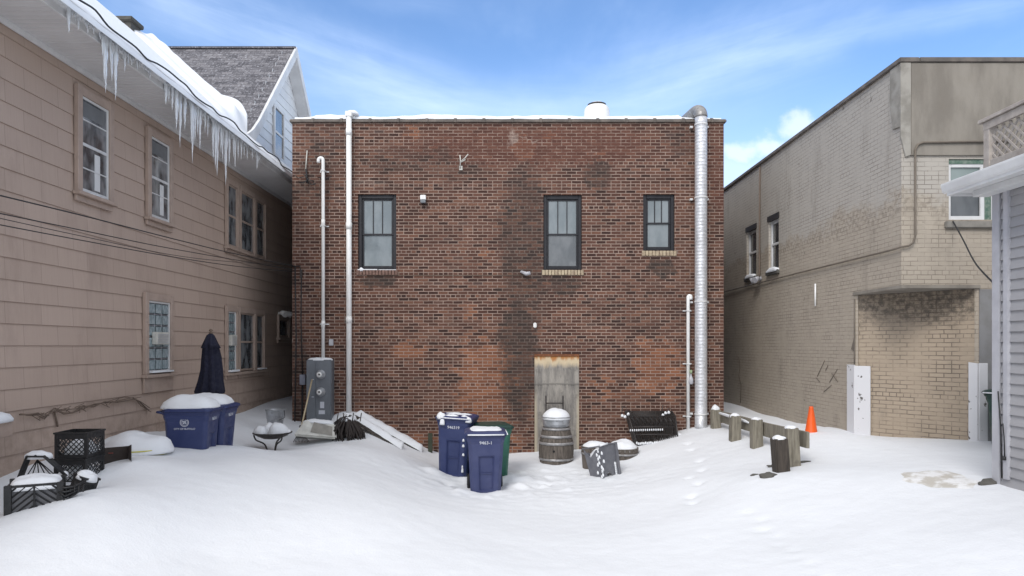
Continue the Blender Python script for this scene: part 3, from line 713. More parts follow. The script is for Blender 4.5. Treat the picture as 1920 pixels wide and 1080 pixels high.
# cross gable
GY0, GZp, GS = 17.5, 10.02, 1.05
def gpl(y): return GZp-GS*abs(y-GY0)
r_ = MB(); GXf = -5.5
for sg in (-1, 1):
    ye = GY0+sg*3.35
    r_.prism([(GXf, GY0, GZp), (GXf, ye, gpl(ye)), (GXf, ye, gpl(ye)-.08), (GXf, GY0, GZp-.08)], (-6, 0, 0))
r_.box(GXf-6, GXf+.01, GY0-.07, GY0+.07, GZp-.02, GZp+.025)
r_.build('gable_roof', M['shingles'], hb)
gw = MB().prism([(HX+.02, GY0-3.3, 6.2), (HX+.02, GY0+3.3, 6.2), (HX+.02, GY0+3.3, gpl(GY0+3.3)-.08), (HX+.02, GY0, GZp-.09), (HX+.02, GY0-3.3, gpl(GY0-3.3)-.08)], (-.1, 0, 0))
z = 6.3
while z < 9.8:
    half = (GZp-.1-z)/GS
    gw.prism([(HX+.02, GY0-min(half, 3.3), z), (HX+.034, GY0-min(half, 3.3), z), (HX+.02, GY0-min(half, 3.3), z+.2)], (0, 2*min(half, 3.3), 0)); z += .24
gw.build('gable_wall', M['white_siding'], hb)
rk = MB()
for sg in (-1, 1):
    ye = GY0+sg*3.3
    rk.prism([(GXf+.035, GY0, GZp+.03), (GXf+.035, ye, gpl(ye)+.03), (GXf+.035, ye, gpl(ye)-.24), (GXf+.035, GY0, GZp-.24)], (-.06, 0, 0))
    rk.prism([(HX+.03, GY0, GZp-.25), (HX+.03, ye, gpl(ye)-.25), (HX+.03, ye, gpl(ye)-.27), (HX+.03, GY0, GZp-.27)], (GXf-HX-.04, 0, 0))
rk.build('rake_board', M['white_trim'], hb, bevel=.004, seg=1)
# flared foot of the near rake
fl = MB(); pts = [(14.9, gpl(14.9)), (14.55, gpl(14.55)+.06), (14.25, gpl(14.25)+.19), (13.95, gpl(13.95)+.38)]
for a, b_ in zip(pts[:-1], pts[1:]): fl.prism([(GXf+.034, a[0], a[1]+.03), (GXf+.034, b_[0], b_[1]+.03), (GXf+.034, b_[0], b_[1]-.22), (GXf+.034, a[0], a[1]-.24)], (-.058, 0, 0))
fl.build('rake_foot', M['white_trim'], hb)
gwz0, gwz1, gy0, gy1 = 7.08, 8.22, 16.66, 17.26
fo = MB().box(HX+.036, HX+.075, gy0-.08, gy0, gwz0, gwz1).box(HX+.036, HX+.075, gy1, gy1+.08, gwz0, gwz1).box(HX+.036, HX+.074, gy0-.1, gy1+.1, gwz1, gwz1+.09).box(HX+.036, HX+.09, gy0-.1, gy1+.1, gwz0-.08, gwz0).box(HX+.036, HX+.062, gy0, gy1, (gwz0+gwz1)/2-.03, (gwz0+gwz1)/2+.03).build('window', M['white_trim'], hb, bevel=.004, seg=1)
MB().box(HX+.036, HX+.046, gy0+.001, gy1-.001, gwz0+.001, gwz1-.001).build('pane', M['mid_glass'], fo)
# drift lying in the valley between eave slope and gable
s_ = MB(); vs = []; NU, NV = 46, 30
def mainz(x): return FZ+(RZ-FZ)*(EX-x)/(EX-RX)
for i in range(NU+1):
    x = -9.0+(GXf-.02+9.0)*i/NU
    yv = GY0-(GZp-mainz(x))/GS            # valley line
    hu = .34+.34*math.exp(-((x+6.1)/.45)**2)+.12*mn.noise(Vector((x*1.3, 0, 0)))
    if x > -5.8: hu *= max(.12, 1-(x+5.8)/.32)
    for j in range(NV+1):
        t = j/NV; y = yv-1.1+(1.1+hu)*t
        base = mainz(x)+.12 if y < yv else gpl(y)
        e = max(0., 1-t**5)
        top_ = max(mainz(x)+.12, gpl(y))
        sm = .30*math.exp(-((y-yv)/.35)**2)
        fill = (.10*e+sm*e)*(1+.15*mn.noise(Vector((x*2, y*2, 3))))*min(1, t*5)*min(1, (NU-i)/5)
        vs.append((x, y, top_+fill-(.06 if j == NV else 0)-(.08 if j == 0 else 0)))
s_.add(vs, [(i*(NV+1)+j, (i+1)*(NV+1)+j, (i+1)*(NV+1)+j+1, i*(NV+1)+j+1) for i in range(NU) for j in range(NV)], True)
s_.build('valley_snow', M['roofsnow'], hb)
# chimney
ch = MB().box(-9.34, -8.92, 16.05, 16.45, 8.5, 10.02)
ch.build('chimney', M['stone'], hb)
MB().box(-9.40, -8.86, 15.98, 16.52, 10.02, 10.13).build('chimney_cap', M['stone'], hb, bevel=.02)
# windows of the house
def hwin(y0, y1, z0, z1, mids=(.5,), glass='house_glass', apron=.0, sash='white_trim', sidec=.10, block=False):
    x = HX+.018; c = MB()
    c.box(x, x+.06, y0-sidec, y0, z0-.02, z1+.12); c.box(x, x+.06, y1, y1+sidec, z0-.02, z1+.12); c.box(x, x+.058, y0, y1, z1, z1+.118)
    c.box(x, x+.10, y0-sidec-.03, y1+sidec+.03, z0-.07, z0-.021); c.box(x, x+.04, y0-sidec, y1+sidec, z0-.15-apron, z0-.071)
    fo = c.build('window', M['tan_trim'], hb, bevel=.005, seg=1)
    s = MB(); t = .03; xs = x+.004
    s.box(xs, xs+.03, y0+.001, y0+t, z0, z1-.001); s.box(xs, xs+.03, y1-t, y1-.001, z0, z1-.001); s.box(xs, xs+.029, y0+t, y1-t, z1-t, z1-.001); s.box(xs, xs+.029, y0+t, y1-t, z0, z0+.04)
    for q in mids:
        zz = z0+(z1-z0)*q; h = .02 if abs(q-.5) < .05 else .008
        s.box(xs, xs+.028, y0+t, y1-t, zz-h, zz+h)
    s.build('sash', M[sash], fo, bevel=.003, seg=1)
    if block:
        b = MB(); ncol = 3; nr = 6; w_ = (y1-y0-2*t)/ncol; h_ = (z1-z0-.07)/nr
        for i in range(ncol):
            for j in range(nr):
                b.box(xs+.002, xs+.024, y0+t+i*w_+.006, y0+t+(i+1)*w_-.006, z0+.04+j*h_+.006, z0+.04+(j+1)*h_-.006)
        b.build('glass_block_panel', M['block_glass'], fo, bevel=.014, seg=2)
        MB().box(xs, xs+.006, y0+t, y1-t, z0+.04, z1-t).build('mortar_back', M['grey_trim'], fo)
    else:
        MB().box(xs+.004, xs+.012, y0+t, y1-t, z0+.04, z1-t).build('pane', M[glass], fo)
    return fo
def Yh(px): return -HX*F/(CX-px)
f1 = hwin(Yh(145), Yh(197), 4.48, 5.76, (.25, .5, .76)); f2 = hwin(Yh(276), Yh(312), 4.47, 5.76, (.3, .5, .76))
for f_, y_ in ((f1, Yh(145)), (f2, Yh(276))):   # curtains showing between the glazing bars
    MB().box(HX+.035, HX+.040, y_+.32, y_+.44, 4.55, 5.05).build('curtain', M['white_trim'], f_)
    MB().box(HX+.035, HX+.040, y_+.06, y_+.55, 5.5, 5.7).build('blind', mat('grey_blind', (.16, .165, .17), .7), f_)
MB().dome((HX+.06, (Yh(145)+Yh(197))/2, 4.46), .03, .25, .02, 3).build('sill_snow', M['snow'], f1)
for (a, b_) in ((422, 440), (447, 472), (476, 492)): hwin(Yh(a), Yh(b_), 4.44, 5.70, (.5,), sidec=.07, sash='tan_trim')
fb = hwin(Yh(271), Yh(313), 1.96, 3.12, (), block=True, apron=.16)
MB().box(HX+.05, HX+.12, Yh(271)+.02, Yh(313), 1.965, 1.99).build('sill_snow', M['snow'], fb)
def ac(y0, y1, z0, z1):
    x = HX+.05; o = MB().box(x, x+.08, y0, y1, z0, z1).build('ac_unit', M['offwhite'], fb if y0 < 12 else fe, bevel=.006)  # louvred air-conditioning unit set into the glass-block window
    s = MB()
    for k in range(6):
        zz = z0+.02+(z1-z0-.04)*k/6; s.box(x+.081, x+.09, y0+.03, y1-.05, zz+.004, zz+.012)
    s.build('louvre', M['grey_trim'], o)
ac(Yh(279), Yh(303), 2.42, 2.62)
fe = hwin(Yh(422), Yh(438), 1.86, 3.10, (), block=True, sidec=.07)
ac(Yh(423), Yh(433), 2.40, 2.62)
fe2 = hwin(Yh(445), Yh(472), 1.86, 3.10, (.5,), sidec=.07, sash='tan_trim'); fe3 = hwin(Yh(476), Yh(490), 1.86, 3.10, (.5,), sidec=.07, sash='tan_trim')
MB().box(HX+.05, HX+.13, Yh(422)-.02, Yh(438), 1.862, 1.90).build('sill_snow', M['snow'], fe); MB().box(HX+.05, HX+.12, Yh(478), Yh(491), 1.862, 1.885).build('sill_snow', M['snow'], fe3)
fv = hwin(Yh(519), Yh(537), 2.62, 3.05, (), sidec=.06, sash='tan_trim')
# floodlight on house
y = Yh(521); t = thing('twin_floodlight', 'pair of white floodlight heads on the shaded end of the tan house wall', 'light', (HX, y, 3.15))
MB().box(HX+.02, HX+.06, y-.06, y+.06, 3.12, 3.24).build('wall_plate', M['white_plastic'], t, bevel=.006)
for q in (-.14, .14):
    MB().tube([(HX+.06, y+q*.3, 3.18), (HX+.14, y+q, 3.22), (HX+.27, y+q*1.5, 3.17)], [.02, .05, .085], 12).build('lamp_head', M['white_plastic'], t)
# ledge/hood with snow at the left edge of the frame
t = thing('wall_hood', 'small tan hood box with snow on top, jutting from the shingled wall', 'hood', (HX, 7.5, 1.35))
hz = CAM+(CY-783)*7.5/F
MB().prism([(HX+.02, 6.9, hz-.22), (HX+.25, 6.9, hz-.22), (HX+.25, 6.9, hz-.02), (HX+.02, 6.9, hz+.04)], (0, .72, 0)).build('hood_box', M['tan_trim'], t, bevel=.01)
MB().dome((HX+.14, 7.26, hz-.02), .16, .38, .09, 8, 3, 4).build('snow_cap', M['snow'], t)
# vine along the wall
v_ = MB(); rv = random.Random(5)
def vp(px, py): d = Yh(px); return Vector((HX+.035, d, CAM+(CY-py)*d/F))
for rep in range(3):
    pts = [vp(px, py)+Vector((rv.uniform(0, .03), 0, rv.uniform(-.035, .035))) for px, py in [(28, 780), (45, 782), (62, 779), (78, 781), (95, 770), (110, 772), (130, 771), (150, 762), (170, 760), (190, 757), (210, 751), (228, 748), (245, 745), (258, 757), (275, 768)]]
    v_.tube(pts, .006 if rep else .010, 5)
v_.tube([vp(96, 770), vp(100, 785), vp(103, 800)], .012, 5)
for k in range(26):
    px = rv.uniform(40, 250); py = 781-(px-28)*.155; a = vp(px, py); v_.tube([a, a+Vector((.03, rv.uniform(-.15, .15), rv.uniform(-.09, .07)))], .005, 4)
tag(v_.build('vine', M['vine']), 'bare brown vine creeping level along the foot of the shingled wall', 'vine')
# cables
def spline(ps, n=14):
    ps = [Vector(p) for p in ps]; out = []
    for i in range(len(ps)-1):
        p0 = ps[max(i-1, 0)]; p1 = ps[i]; p2 = ps[i+1]; p3 = ps[min(i+2, len(ps)-1)]
        for k in range(n):
            t = k/n; out.append(.5*((2*p1)+(-p0+p2)*t+(2*p0-5*p1+4*p2-p3)*t*t+(-p0+3*p1-3*p2+p3)*t**3))
    out.append(ps[-1]); return out
def seg3(lst): return spline([P(px, py, d) for px, py, d in lst])
for (lab, pts, r) in (('uppermost cable sagging across the shingled wall', [(-60, 352, 6.6), (150, 403, 8.3), (330, 449, 10.5), (450, 478, 13.), (553, 499, 14.66)], .008),
                      ('second cable from the top, crossing the shingled wall', [(-60, 388, 6.7), (150, 431, 8.4), (300, 462, 10.2), (440, 487, 12.9), (551, 506, 14.66)], .0065),
                      ('third cable from the top, crossing the shingled wall', [(-60, 396, 6.7), (150, 442, 8.4), (330, 479, 10.6), (450, 492, 13.), (549.5, 497, 14.66)], .0045),
                      ('lowest cable sagging across the shingled wall', [(-60, 410, 6.7), (150, 450, 8.4), (320, 481, 10.4), (450, 500, 13.), (549, 509, 14.66)], .0065)):
    tag(MB().tube(seg3(pts), r, 6).build('overhead_cable', M['cable']), lab, 'cable', 'cables strung along the shingled wall')
pts = []
for k in range(40):
    y = 5.5+k*.29; pts.append((EX+.115+.015*math.sin(k*1.7), y, FZ+.045+.03*math.sin(k*.9)+.02*math.sin(k*2.3)))
tag(MB().tube(spline(pts, 3), .012, 7).build('eave_cable', M['cable']), 'thick black cable following the snowy eave edge of the house', 'cable')
# icicles
def icicle(L, r, seed):
    q = random.Random(seed); prof = []; n = 12; mb = MB(); pts = []; rs_ = []
    for k in range(n+1):
        t = k/n; pts.append((.012*mn.noise(Vector((t*3, seed, 0))), .012*mn.noise(Vector((t*3, seed, 7))), -L*t)); rs_.append(max(.002, r*(1-t)**.8*(1+.22*math.sin(t*24+seed))))
    mb.tube(pts, rs_, 9); return mb
var = []
for k in range(5):
    mb = icicle(1., .05, k*11+1); ob = mb.build('icicle', M['ice'])
    me_ = ob.data
    for v in me_.vertices: v.co.z -= 1.0     # origin at the root
    var.append(me_); bpy.data.objects.remove(ob)
IC = [(130, 45, 1.), (134, 20, .6), (141, 16, .6), (150, 26, .7), (192, 40, .8), (196, 82, 1.), (201, 95, 1.2), (207, 40, .8), (212, 70, 1.1), (217, 97, 1.2), (224, 30, .7), (236, 38, .8), (241, 24, .6), (280, 16, .6),
      (313, 40, 1.2), (318, 30, .9), (322, 42, 1.), (328, 70, 1.2), (332, 56, 1.), (338, 92, 1.2), (344, 60, 1.), (350, 42, .9), (357, 74, 1.1), (362, 102, 1.2), (367, 66, 1.1), (372, 50, .9), (376, 72, 1.1), (383, 36, .8), (391, 40, .8),
      (399, 74, 1.1), (403, 84, 1.4), (408, 92, 1.5), (414, 50, 1.), (419, 60, 1.1), (425, 96, 1.6), (431, 60, 1.1), (437, 42, .9), (441, 58, 1.), (447, 38, .9), (452, 36, .9), (458, 26, .8), (464, 28, .8), (472, 22, .7), (481, 34, .9), (486, 20, .7)]
ORD = 'first second third fourth fifth sixth seventh eighth ninth tenth eleventh twelfth thirteenth fourteenth fifteenth sixteenth seventeenth eighteenth nineteenth twentieth'.split()
TENS = ['', '', 'twenty', 'thirty', 'forty']; TENO = ['', '', 'twentieth', 'thirtieth', 'fortieth']
def ordw(n): return ORD[n-1] if n <= 20 else (TENO[n//10] if n % 10 == 0 else TENS[n//10]+'-'+ORD[n % 10-1])
xe = EX+.06
for i, (px, L, wd) in enumerate(IC):
    d = -xe*F/(CX-px); s = F/d
    o = bpy.data.objects.new('icicle', var[i % 5]); col.objects.link(o)
    o.location = (xe+random.uniform(-.02, .02), d, FZ-.06); o.scale = (wd*.56, wd*.56, L*1.12/s); o.rotation_euler = (0, 0, i)
    size = 'long' if L > 66 else ('short' if L < 36 else 'middling')
    tag(o, f'{size} icicle under the snowy eave, {ordw(i+1)} from the left', 'icicle', 'icicles hanging along the eave of the tan house')
# frozen curtain along the gutter is a part of the house
cu = MB(); rv = random.Random(8)
for k in range(210):
    px = rv.choice([rv.uniform(185, 250), rv.uniform(308, 490), rv.uniform(120, 490)]); d = -xe*F/(CX-px); L = rv.uniform(.02, .10)*rv.choice((1, 1, 1.4))
    cu.tube([(xe, d, FZ-.07), (xe, d+.01, FZ-.07-L)], [.022, .004], 6)
cu.tube([(xe, 7.3, FZ-.065), (xe, 14.8, FZ-.065)], .016, 6)
cu.build('ice_fringe', M['ice'], hb)

# ------------------------------------------------------------------ right tan building
TX, TY, TT = 5.9, 10.3, 6.66; CA = (5.9, 11.69); CB = (7.06, 10.3); SO = 3.31
rb = thing('tan_brick_building', 'tan painted brick building with cut-away corner and cement parapet', 'building', (TX, 12, 0))
w = MB()
L = 16.; hs = [(16.38-TY, 17.05-TY, 4.08, 5.32), (15.01-TY, 15.60-TY, 4.08, 5.32)]
# side wall: upper part full length, lower part starting behind the cut corner
wallgrid(w, (TX, TY), (0, 1), L, SO, TT, hs, (-1, 0), .13)
wallgrid(w, (TX, CA[1]), (0, 1), TY+L-CA[1], -.3, SO, [], (-1, 0), .1)
fx0, fx1, fz0, fz1 = 6.614, 7.31, 4.30, 5.216
wallgrid(w, (TX, TY), (1, 0), 14, SO, TT, [(fx0-TX, fx1-TX, fz0, fz1)], (0, -1), .12)
wallgrid(w, (CB[0], TY), (1, 0), TX+14-CB[0], -.3, SO, [], (0, -1), .1)
wallgrid(w, (TX+14, TY), (0, 1), L, -.3, TT, [], (1, 0), .1)
wallgrid(w, (TX, TY+L), (1, 0), 14, -.3, TT, [], (0, 1), .1)
w.build('wall', M['tan'], rb)
cn = MB(); dv = Vector((CB[0]-CA[0], CB[1]-CA[1], 0)); Lc = dv.length; nn = Vector((dv.y, -dv.x, 0)).normalized(); 
if nn.dot(Vector((-1, -1, 0))) < 0: nn = -nn
ins = -nn*.02
cn = MB(); wallgrid(cn, (CA[0], CA[1]), (dv.x, dv.y), Lc, -.3, SO, [(.05, Lc-.05, -.29, SO-.01)], (nn.x, nn.y), .03)
cn.build('cut_corner_wall', M['tan'], rb)
a_ = Vector((CA[0], CA[1], 0))+dv.normalized()*.051+ins; b_ = Vector((CA[0], CA[1], 0))+dv.normalized()*(Lc-.051)+ins
cn = MB().prism([(a_.x, a_.y, -.28), (b_.x, b_.y, -.28), (b_.x, b_.y, SO-.012), (a_.x, a_.y, SO-.012)], -nn*.1)
cn.build('bricked_doorway', M['tan_infill'], rb)
MB().prism([(TX-.02, TY-.03, SO-.05), (CA[0]-.02, CA[1]+.05, SO-.05), (CB[0]+.02, CB[1]-.03, SO-.05)], (0, 0, .055)).build('corner_slab', M['cement'], rb, bevel=.006)
cp = MB().box(TX-.05, TX+.25, TY-.05, TY+L, TT, TT+.075).box(TX+.251, TX+14, TY-.052, TY+.25, TT, TT+.075)
cp.build('coping', M['coping'], rb, bevel=.01)
MB().box(TX+.2, TX+13.9, TY+.2, TY+L-.1, TT-.3, TT-.2).build('roof', M['cement'], rb)
MB().box(6.03, TX+14, TY-.028, TY-.003, 5.262, TT-.003).build('parapet_render', M['cement'], rb, bevel=.006)
pp = MB().prism([(TX-.028, TY-.032, 5.55), (TX-.02, TY-.033, TT-.002), (6.028, TY-.033, TT-.002), (6.026, TY-.033, 5.27), (5.95, TY-.033, 5.24)], (0, .029, 0))
pp.prism([(TX-.028, TY-.032, 5.7), (TX-.028, TY+.2, 5.72), (TX-.028, TY+.28, 6.2), (TX-.028, TY+.26, TT-.002), (TX-.028, TY-.032, TT-.002)], (.026, 0, 0))
pp.build('corner_patch', M['cement_light'], rb, bevel=.004, seg=1)
# side windows
for (ya, yb) in ((16.38, 17.05), (15.01, 15.60)):
    x = TX+.05; z0, z1 = 4.08, 5.32
    fo = MB().box(x, x+.06, ya+.001, ya+.06, z0, z1-.10).box(x, x+.06, yb-.06, yb-.001, z0, z1-.10).box(x, x+.058, ya+.06, yb-.06, z1-.17, z1-.10).box(x, x+.058, ya+.06, yb-.06, z0, z0+.06).box(x, x+.05, ya+.06, yb-.06, 4.66, 4.71).build('window', M['white_trim'], rb, bevel=.004, seg=1)
    MB().box(x+.03, x+.04, ya+.05, yb-.05, z0+.05, z1-.15).build('pane', M['dark_glass'], fo)
    MB().box(TX-.02, x+.06, ya-.04, yb+.04, z1-.099, z1+.02).build('lintel', M['dark_metal'], fo)
    MB().box(TX-.06, TX+.05, ya-.05, yb+.05, z0-.09, z0-.001).build('sill', M['stone'], fo, bevel=.008)
    MB().dome((TX-.02, (ya+yb)/2, z0), .06, .33, .07, int(ya), 2.5, 4).build('sill_snow', M['snow'], fo)
# front window
fo = MB(); y = TY+.03; mx = (1841-CX)*TY/F
fo.box(fx0+.001, fx0+.05, y, y+.06, fz0, fz1-.07); fo.box(mx, mx+.06, y, y+.06, fz0, fz1-.07); fo.box(fx1-.03, fx1-.001, y, y+.06, fz0, fz1-.07)
fo.box(fx0+.05, mx, y, y+.058, fz1-.12, fz1-.07); fo.box(fx0+.05, mx, y, y+.058, fz0, fz0+.06); fo.box(fx0+.05, mx, y+.002, y+.05, 4.72, 4.76)
fo = fo.build('window', M['white_trim'], rb, bevel=.004, seg=1)
MB().box(fx0+.04, mx+.01, y+.03, y+.04, 4.755, fz1-.11).build('pane', mk_glass('green_glass', (.16, .21, .20), (.22, .27, .26)), fo)
MB().box(fx0+.04, mx+.01, y+.03, y+.04, fz0+.05, 4.725).build('pane', M['dark_glass'], fo)
MB().box(mx+.061, fx1-.031, y+.01, y+.05, fz0, fz1-.07).box(fx0+.002, fx1-.002, y-.01, y+.06, fz1-.069, fz1-.002).build('painted_panel', M['greenpaint'], fo)
MB().box(fx0-.07, fx1+.03, TY-.06, TY+.03, fz0-.13, fz0-.03).build('sill', M['stone'] if 0 else mat('stone_sill', (.25, .235, .21), .9, c2=(.15, .14, .125), scale=7), fo, bevel=.01)
# white piers
pr = MB(); zt = 2.07
pr.box(TX-.022, TX-.002, CA[1]-.02, CA[1]+.24, -.2, zt)
e = dv.normalized(); a0 = Vector((CA[0], CA[1], 0))
pr.prism([a0+nn*.022+Vector((0, 0, -.2)), a0+nn*.022+e*.26+Vector((0, 0, -.2)), a0+nn*.022+e*.26+Vector((0, 0, zt-.015)), a0+nn*.022+Vector((0, 0, zt-.015))], -nn*.02)
pr.build('painted_pier', M['flaky_white'], rb, bevel=.006, seg=1)
b0 = Vector((CB[0], CB[1], 0)); pr = MB()
pr.prism([b0+nn*.022-e*.125+Vector((0, 0, -.2)), b0+nn*.022+Vector((0, 0, -.2)), b0+nn*.022+Vector((0, 0, 2.13)), b0+nn*.022-e*.125+Vector((0, 0, 2.15))], -nn*.02)
pr.box(CB[0]-.005, CB[0]+.13, TY-.024, TY-.003, -.2, 2.135)
pr.build('painted_pier', M['flaky_white'], rb, bevel=.006, seg=1)
MB().box(CB[0]+.01, CB[0]+3, TY-.018, TY-.003, -.2, SO-.06).build('grey_paint_panel', M['greypaint'], rb)
# conduits and cables of the tan building
cz = 3.87
tag(MB().tube([(7.5, TY-.05, 5.47), (6.2, TY-.05, 5.45), (6.12, TY-.05, 5.42), (6.08, TY-.05, 5.34), (6.08, TY-.05, 4.05), (6.05, TY-.05, 3.95), (5.98, TY-.05, 3.90), (TX-.04, TY-.04, 3.88), (TX-.04, TY+.2, 3.87), (TX-.04, 14, 3.88), (TX-.04, 22, 3.87)], .016, 7).build('conduit', mat('painted_conduit', (.17, .14, .11), .7)), 'thin painted conduit wrapping round the corner of the tan building', 'conduit')
yl = 16.06
tag(MB().tube([(TX-.03, yl, 6.6), (TX-.03, yl+.02, 5.2), (TX-.04, yl, 4.15), (TX-.06, yl-.05, 4.02)], .016, 6).build('drop_cable', M['vine']), 'dark cable running down between the two side windows of the tan building', 'cable')
t = thing('wall_light', 'small grey light under the side windows of the tan building', 'light', (TX, yl, 3.95))
MB().tube([(TX-.002, yl, 3.98), (TX-.10, yl, 3.98)], .05, 10).build('fixture_base', M['grey_trim'], t)
MB().tube([(TX-.08, yl+.05, 3.99), (TX-.2, yl+.12, 3.93)], [.04, .075], 10).tube([(TX-.08, yl-.05, 3.99), (TX-.2, yl-.12, 3.93)], [.04, .075], 10).build('lamp_head', M['grey_trim'], t)
tag(MB().tube([(TX-.035, 13.13, 3.16), (TX-.035, 13.13, 3.59)], .017, 8).build('pipe_stub', M['white_plastic']), 'short white pipe stub on the tan side wall', 'pipe')
p0 = P(1787, 415, 10.24); p1 = P(1868, 536, 7.75)
tag(MB().tube(spline([p0, P(1806, 450, 9.8), P(1830, 495, 9.), p1]), .011, 6).build('loose_cable', M['cable']), 'loose black cable sagging from the front window to the grey house', 'cable')
sk = MB()
for (a, b_, c_, d_) in ((1533, 706, 1547, 676), (1549, 695, 1553, 685), (1556, 717, 1571, 692), (1560, 700, 1572, 716), (1531, 708, 1538, 716), (1545, 735, 1560, 722)):
    def sp(px, py): dd = TX*F/(px-CX); return Vector((TX-.008, dd, CAM+(CY-py)*dd/F))
    sk.tube([sp(a, b_), sp(c_, d_)], .0065, 4)
sk.build('scratch_mark', M['scratch'], rb)
ck = MB(); pts = [(1386, 670), (1388, 690), (1386, 705), (1390, 722), (1389, 755)]
ck.tube([sp(*q) for q in pts], .008, 4); ck.build('wall_crack', M['scratch'], rb)
ck = MB().tube([Vector((TX-.012, CA[1]-.01, zz)) for zz in (2.08, 2.3, 2.6, 3.2)], .012, 5)
ck.prism([(TX-.004, 11.69, 2.30), (TX-.004, 11.80, 2.34), (TX-.004, 11.72, 2.5), (TX-.004, 11.69, 2.6)], (-.008, 0, 0)); ck.build('corner_chip', M['scratch'], rb)

# ------------------------------------------------------------------ grey house at the right
GX_ = 5.4; GYF = 7.588
gh = thing('grey_sided_house', 'grey vinyl-sided house corner with white eave and wooden lattice railing', 'house', (GX_, 7, .8))
w = MB(); z = .2; LP = .112
while z < 4.2:
    z2 = z+LP; w.add([(GX_-.024, -3, z), (GX_-.024, GYF-.1, z), (GX_-.002, GYF-.1, z2), (GX_-.002, -3, z2)], [(3, 2, 1, 0)])
    w.add([(GX_, -3, z), (GX_, GYF-.1, z), (GX_-.024, GYF-.1, z), (GX_-.024, -3, z)], [(0, 1, 2, 3)])
    w.add([(GX_-.0, GYF+.016, z), (GX_+7, GYF+.016, z), (GX_+7, GYF+.002, z2), (GX_, GYF+.002, z2)], [(3, 2, 1, 0)]); z = z2
w.add([(GX_+7, -3, .2), (GX_+7, GYF, .2), (GX_+7, GYF, 4.2), (GX_+7, -3, 4.2)], [(0, 1, 2, 3)])
w.add([(GX_, -3, .2), (GX_+7, -3, .2), (GX_+7, -3, 4.2), (GX_, -3, 4.2)], [(0, 1, 2, 3)])
w.build('wall', M['siding'], gh)
MB().box(GX_-.03, GX_+.05, GYF-.085, GYF+.03, .2, 4.15).build('corner_trim', M['grey_trim'], gh, bevel=.005)
MB().box(GX_-.045, GX_-.004, 7.355, 7.425, .95, 4.15).build('corner_trim', M['grey_trim'], gh, bevel=.005)
MB().tube([(GX_-.03, 7.46, .95), (GX_-.035, 7.47, 1.5), (GX_-.05, 7.49, 1.9)], .007, 5).tube([(GX_-.055, 7.39, 1.16), (GX_-.055, 7.39, 1.20)], .022, 8).tube([(GX_-.05, 7.39, 1.2), (GX_-.06, 7.385, 1.42), (GX_-.09, 7.36, 1.56)], .006, 5).build('ground_wire', M['cable'], gh)
ex = 5.02; ez = 4.14; eyf = 7.80
MB().box(ex, GX_+7.4, -3, eyf, ez, ez+.02).build('soffit', M['white_trim'], gh)
fa = MB().box(ex-.022, ex, -3, eyf+.02, ez-.03, ez+.10).box(ex, GX_+7.4, eyf, eyf+.02, ez-.03, ez+.10)
fa.prism([(ex-.023, -3, ez+.0), (ex-.05, -3, ez+.02), (ex-.07, -3, ez+.09), (ex-.07, -3, ez+.115), (ex-.023, -3, ez+.115)], (0, eyf+3.06, 0))
fa.box(GX_-.2, GX_-.03, -3, eyf-.12, ez-.07, ez-.001)
fa.build('eave_trim', M['white_trim'], gh, bevel=.004, seg=1)
MB().prism([(ex-.06, -3, ez+.116), (GX_+7.4, -3, ez+.9), (GX_+7.4, -3, ez+.7), (ex-.06, -3, ez+.10)], (0, eyf+3.06, 0)).build('roof', M['shingles'], gh)
rx = 5.27; ry = 7.55; rl = thing('lattice_railing', 'weathered wooden lattice railing on the roof of the grey house', 'railing', (rx, ry, 4.3))
MB().box(rx-.04, rx+.04, ry-.09, ry, 4.2, 4.86).build('post', M['deckwood'], rl, bevel=.004, seg=1)
MB().box(rx-.07, rx+.07, -1, ry+.05, 4.86, 4.90).box(rx-.045, rx-.015, -1, ry+.0, 4.77, 4.858).build('top_rail', M['deckwood'], rl, bevel=.004, seg=1)
MB().box(rx-.03, rx+.03, -1, ry+.02, 4.36, 4.43).build('bottom_rail', M['deckwood'], rl, bevel=.004, seg=1)
lt = MB(); H = .34; y = 5.
while y < ry-.09+H:
    for sg, xx in ((1, rx+.0), (-1, rx+.012)):
        ya, yb = (y-H, y) if sg > 0 else (y, y-H)
        za, zb = 4.43, 4.77
        lo, hi = 5.0, ry-.09
        def cl(yv, zv, yo, zo):
            if yv > hi: t_ = (yv-hi)/(yv-yo); return hi, zv+(zo-zv)*t_
            if yv < lo: t_ = (lo-yv)/(yo-yv); return lo, zv+(zo-zv)*t_
            return yv, zv
        if min(ya, yb) >= hi: continue
        A1 = cl(ya, za, yb, zb); B1 = cl(yb, zb, ya, za)
        dy, dz = B1[0]-A1[0], B1[1]-A1[1]; ll = math.hypot(dy, dz)
        if ll < .03: continue
        ny, nz = -dz/ll*.011, dy/ll*.011
        lt.prism([(xx, A1[0]+ny, A1[1]+nz), (xx, B1[0]+ny, B1[1]+nz), (xx, B1[0]-ny, B1[1]-nz), (xx, A1[0]-ny, A1[1]-nz)], (-.009, 0, 0))
    y += .105
lt.build('lattice', M['deckwood'], rl)

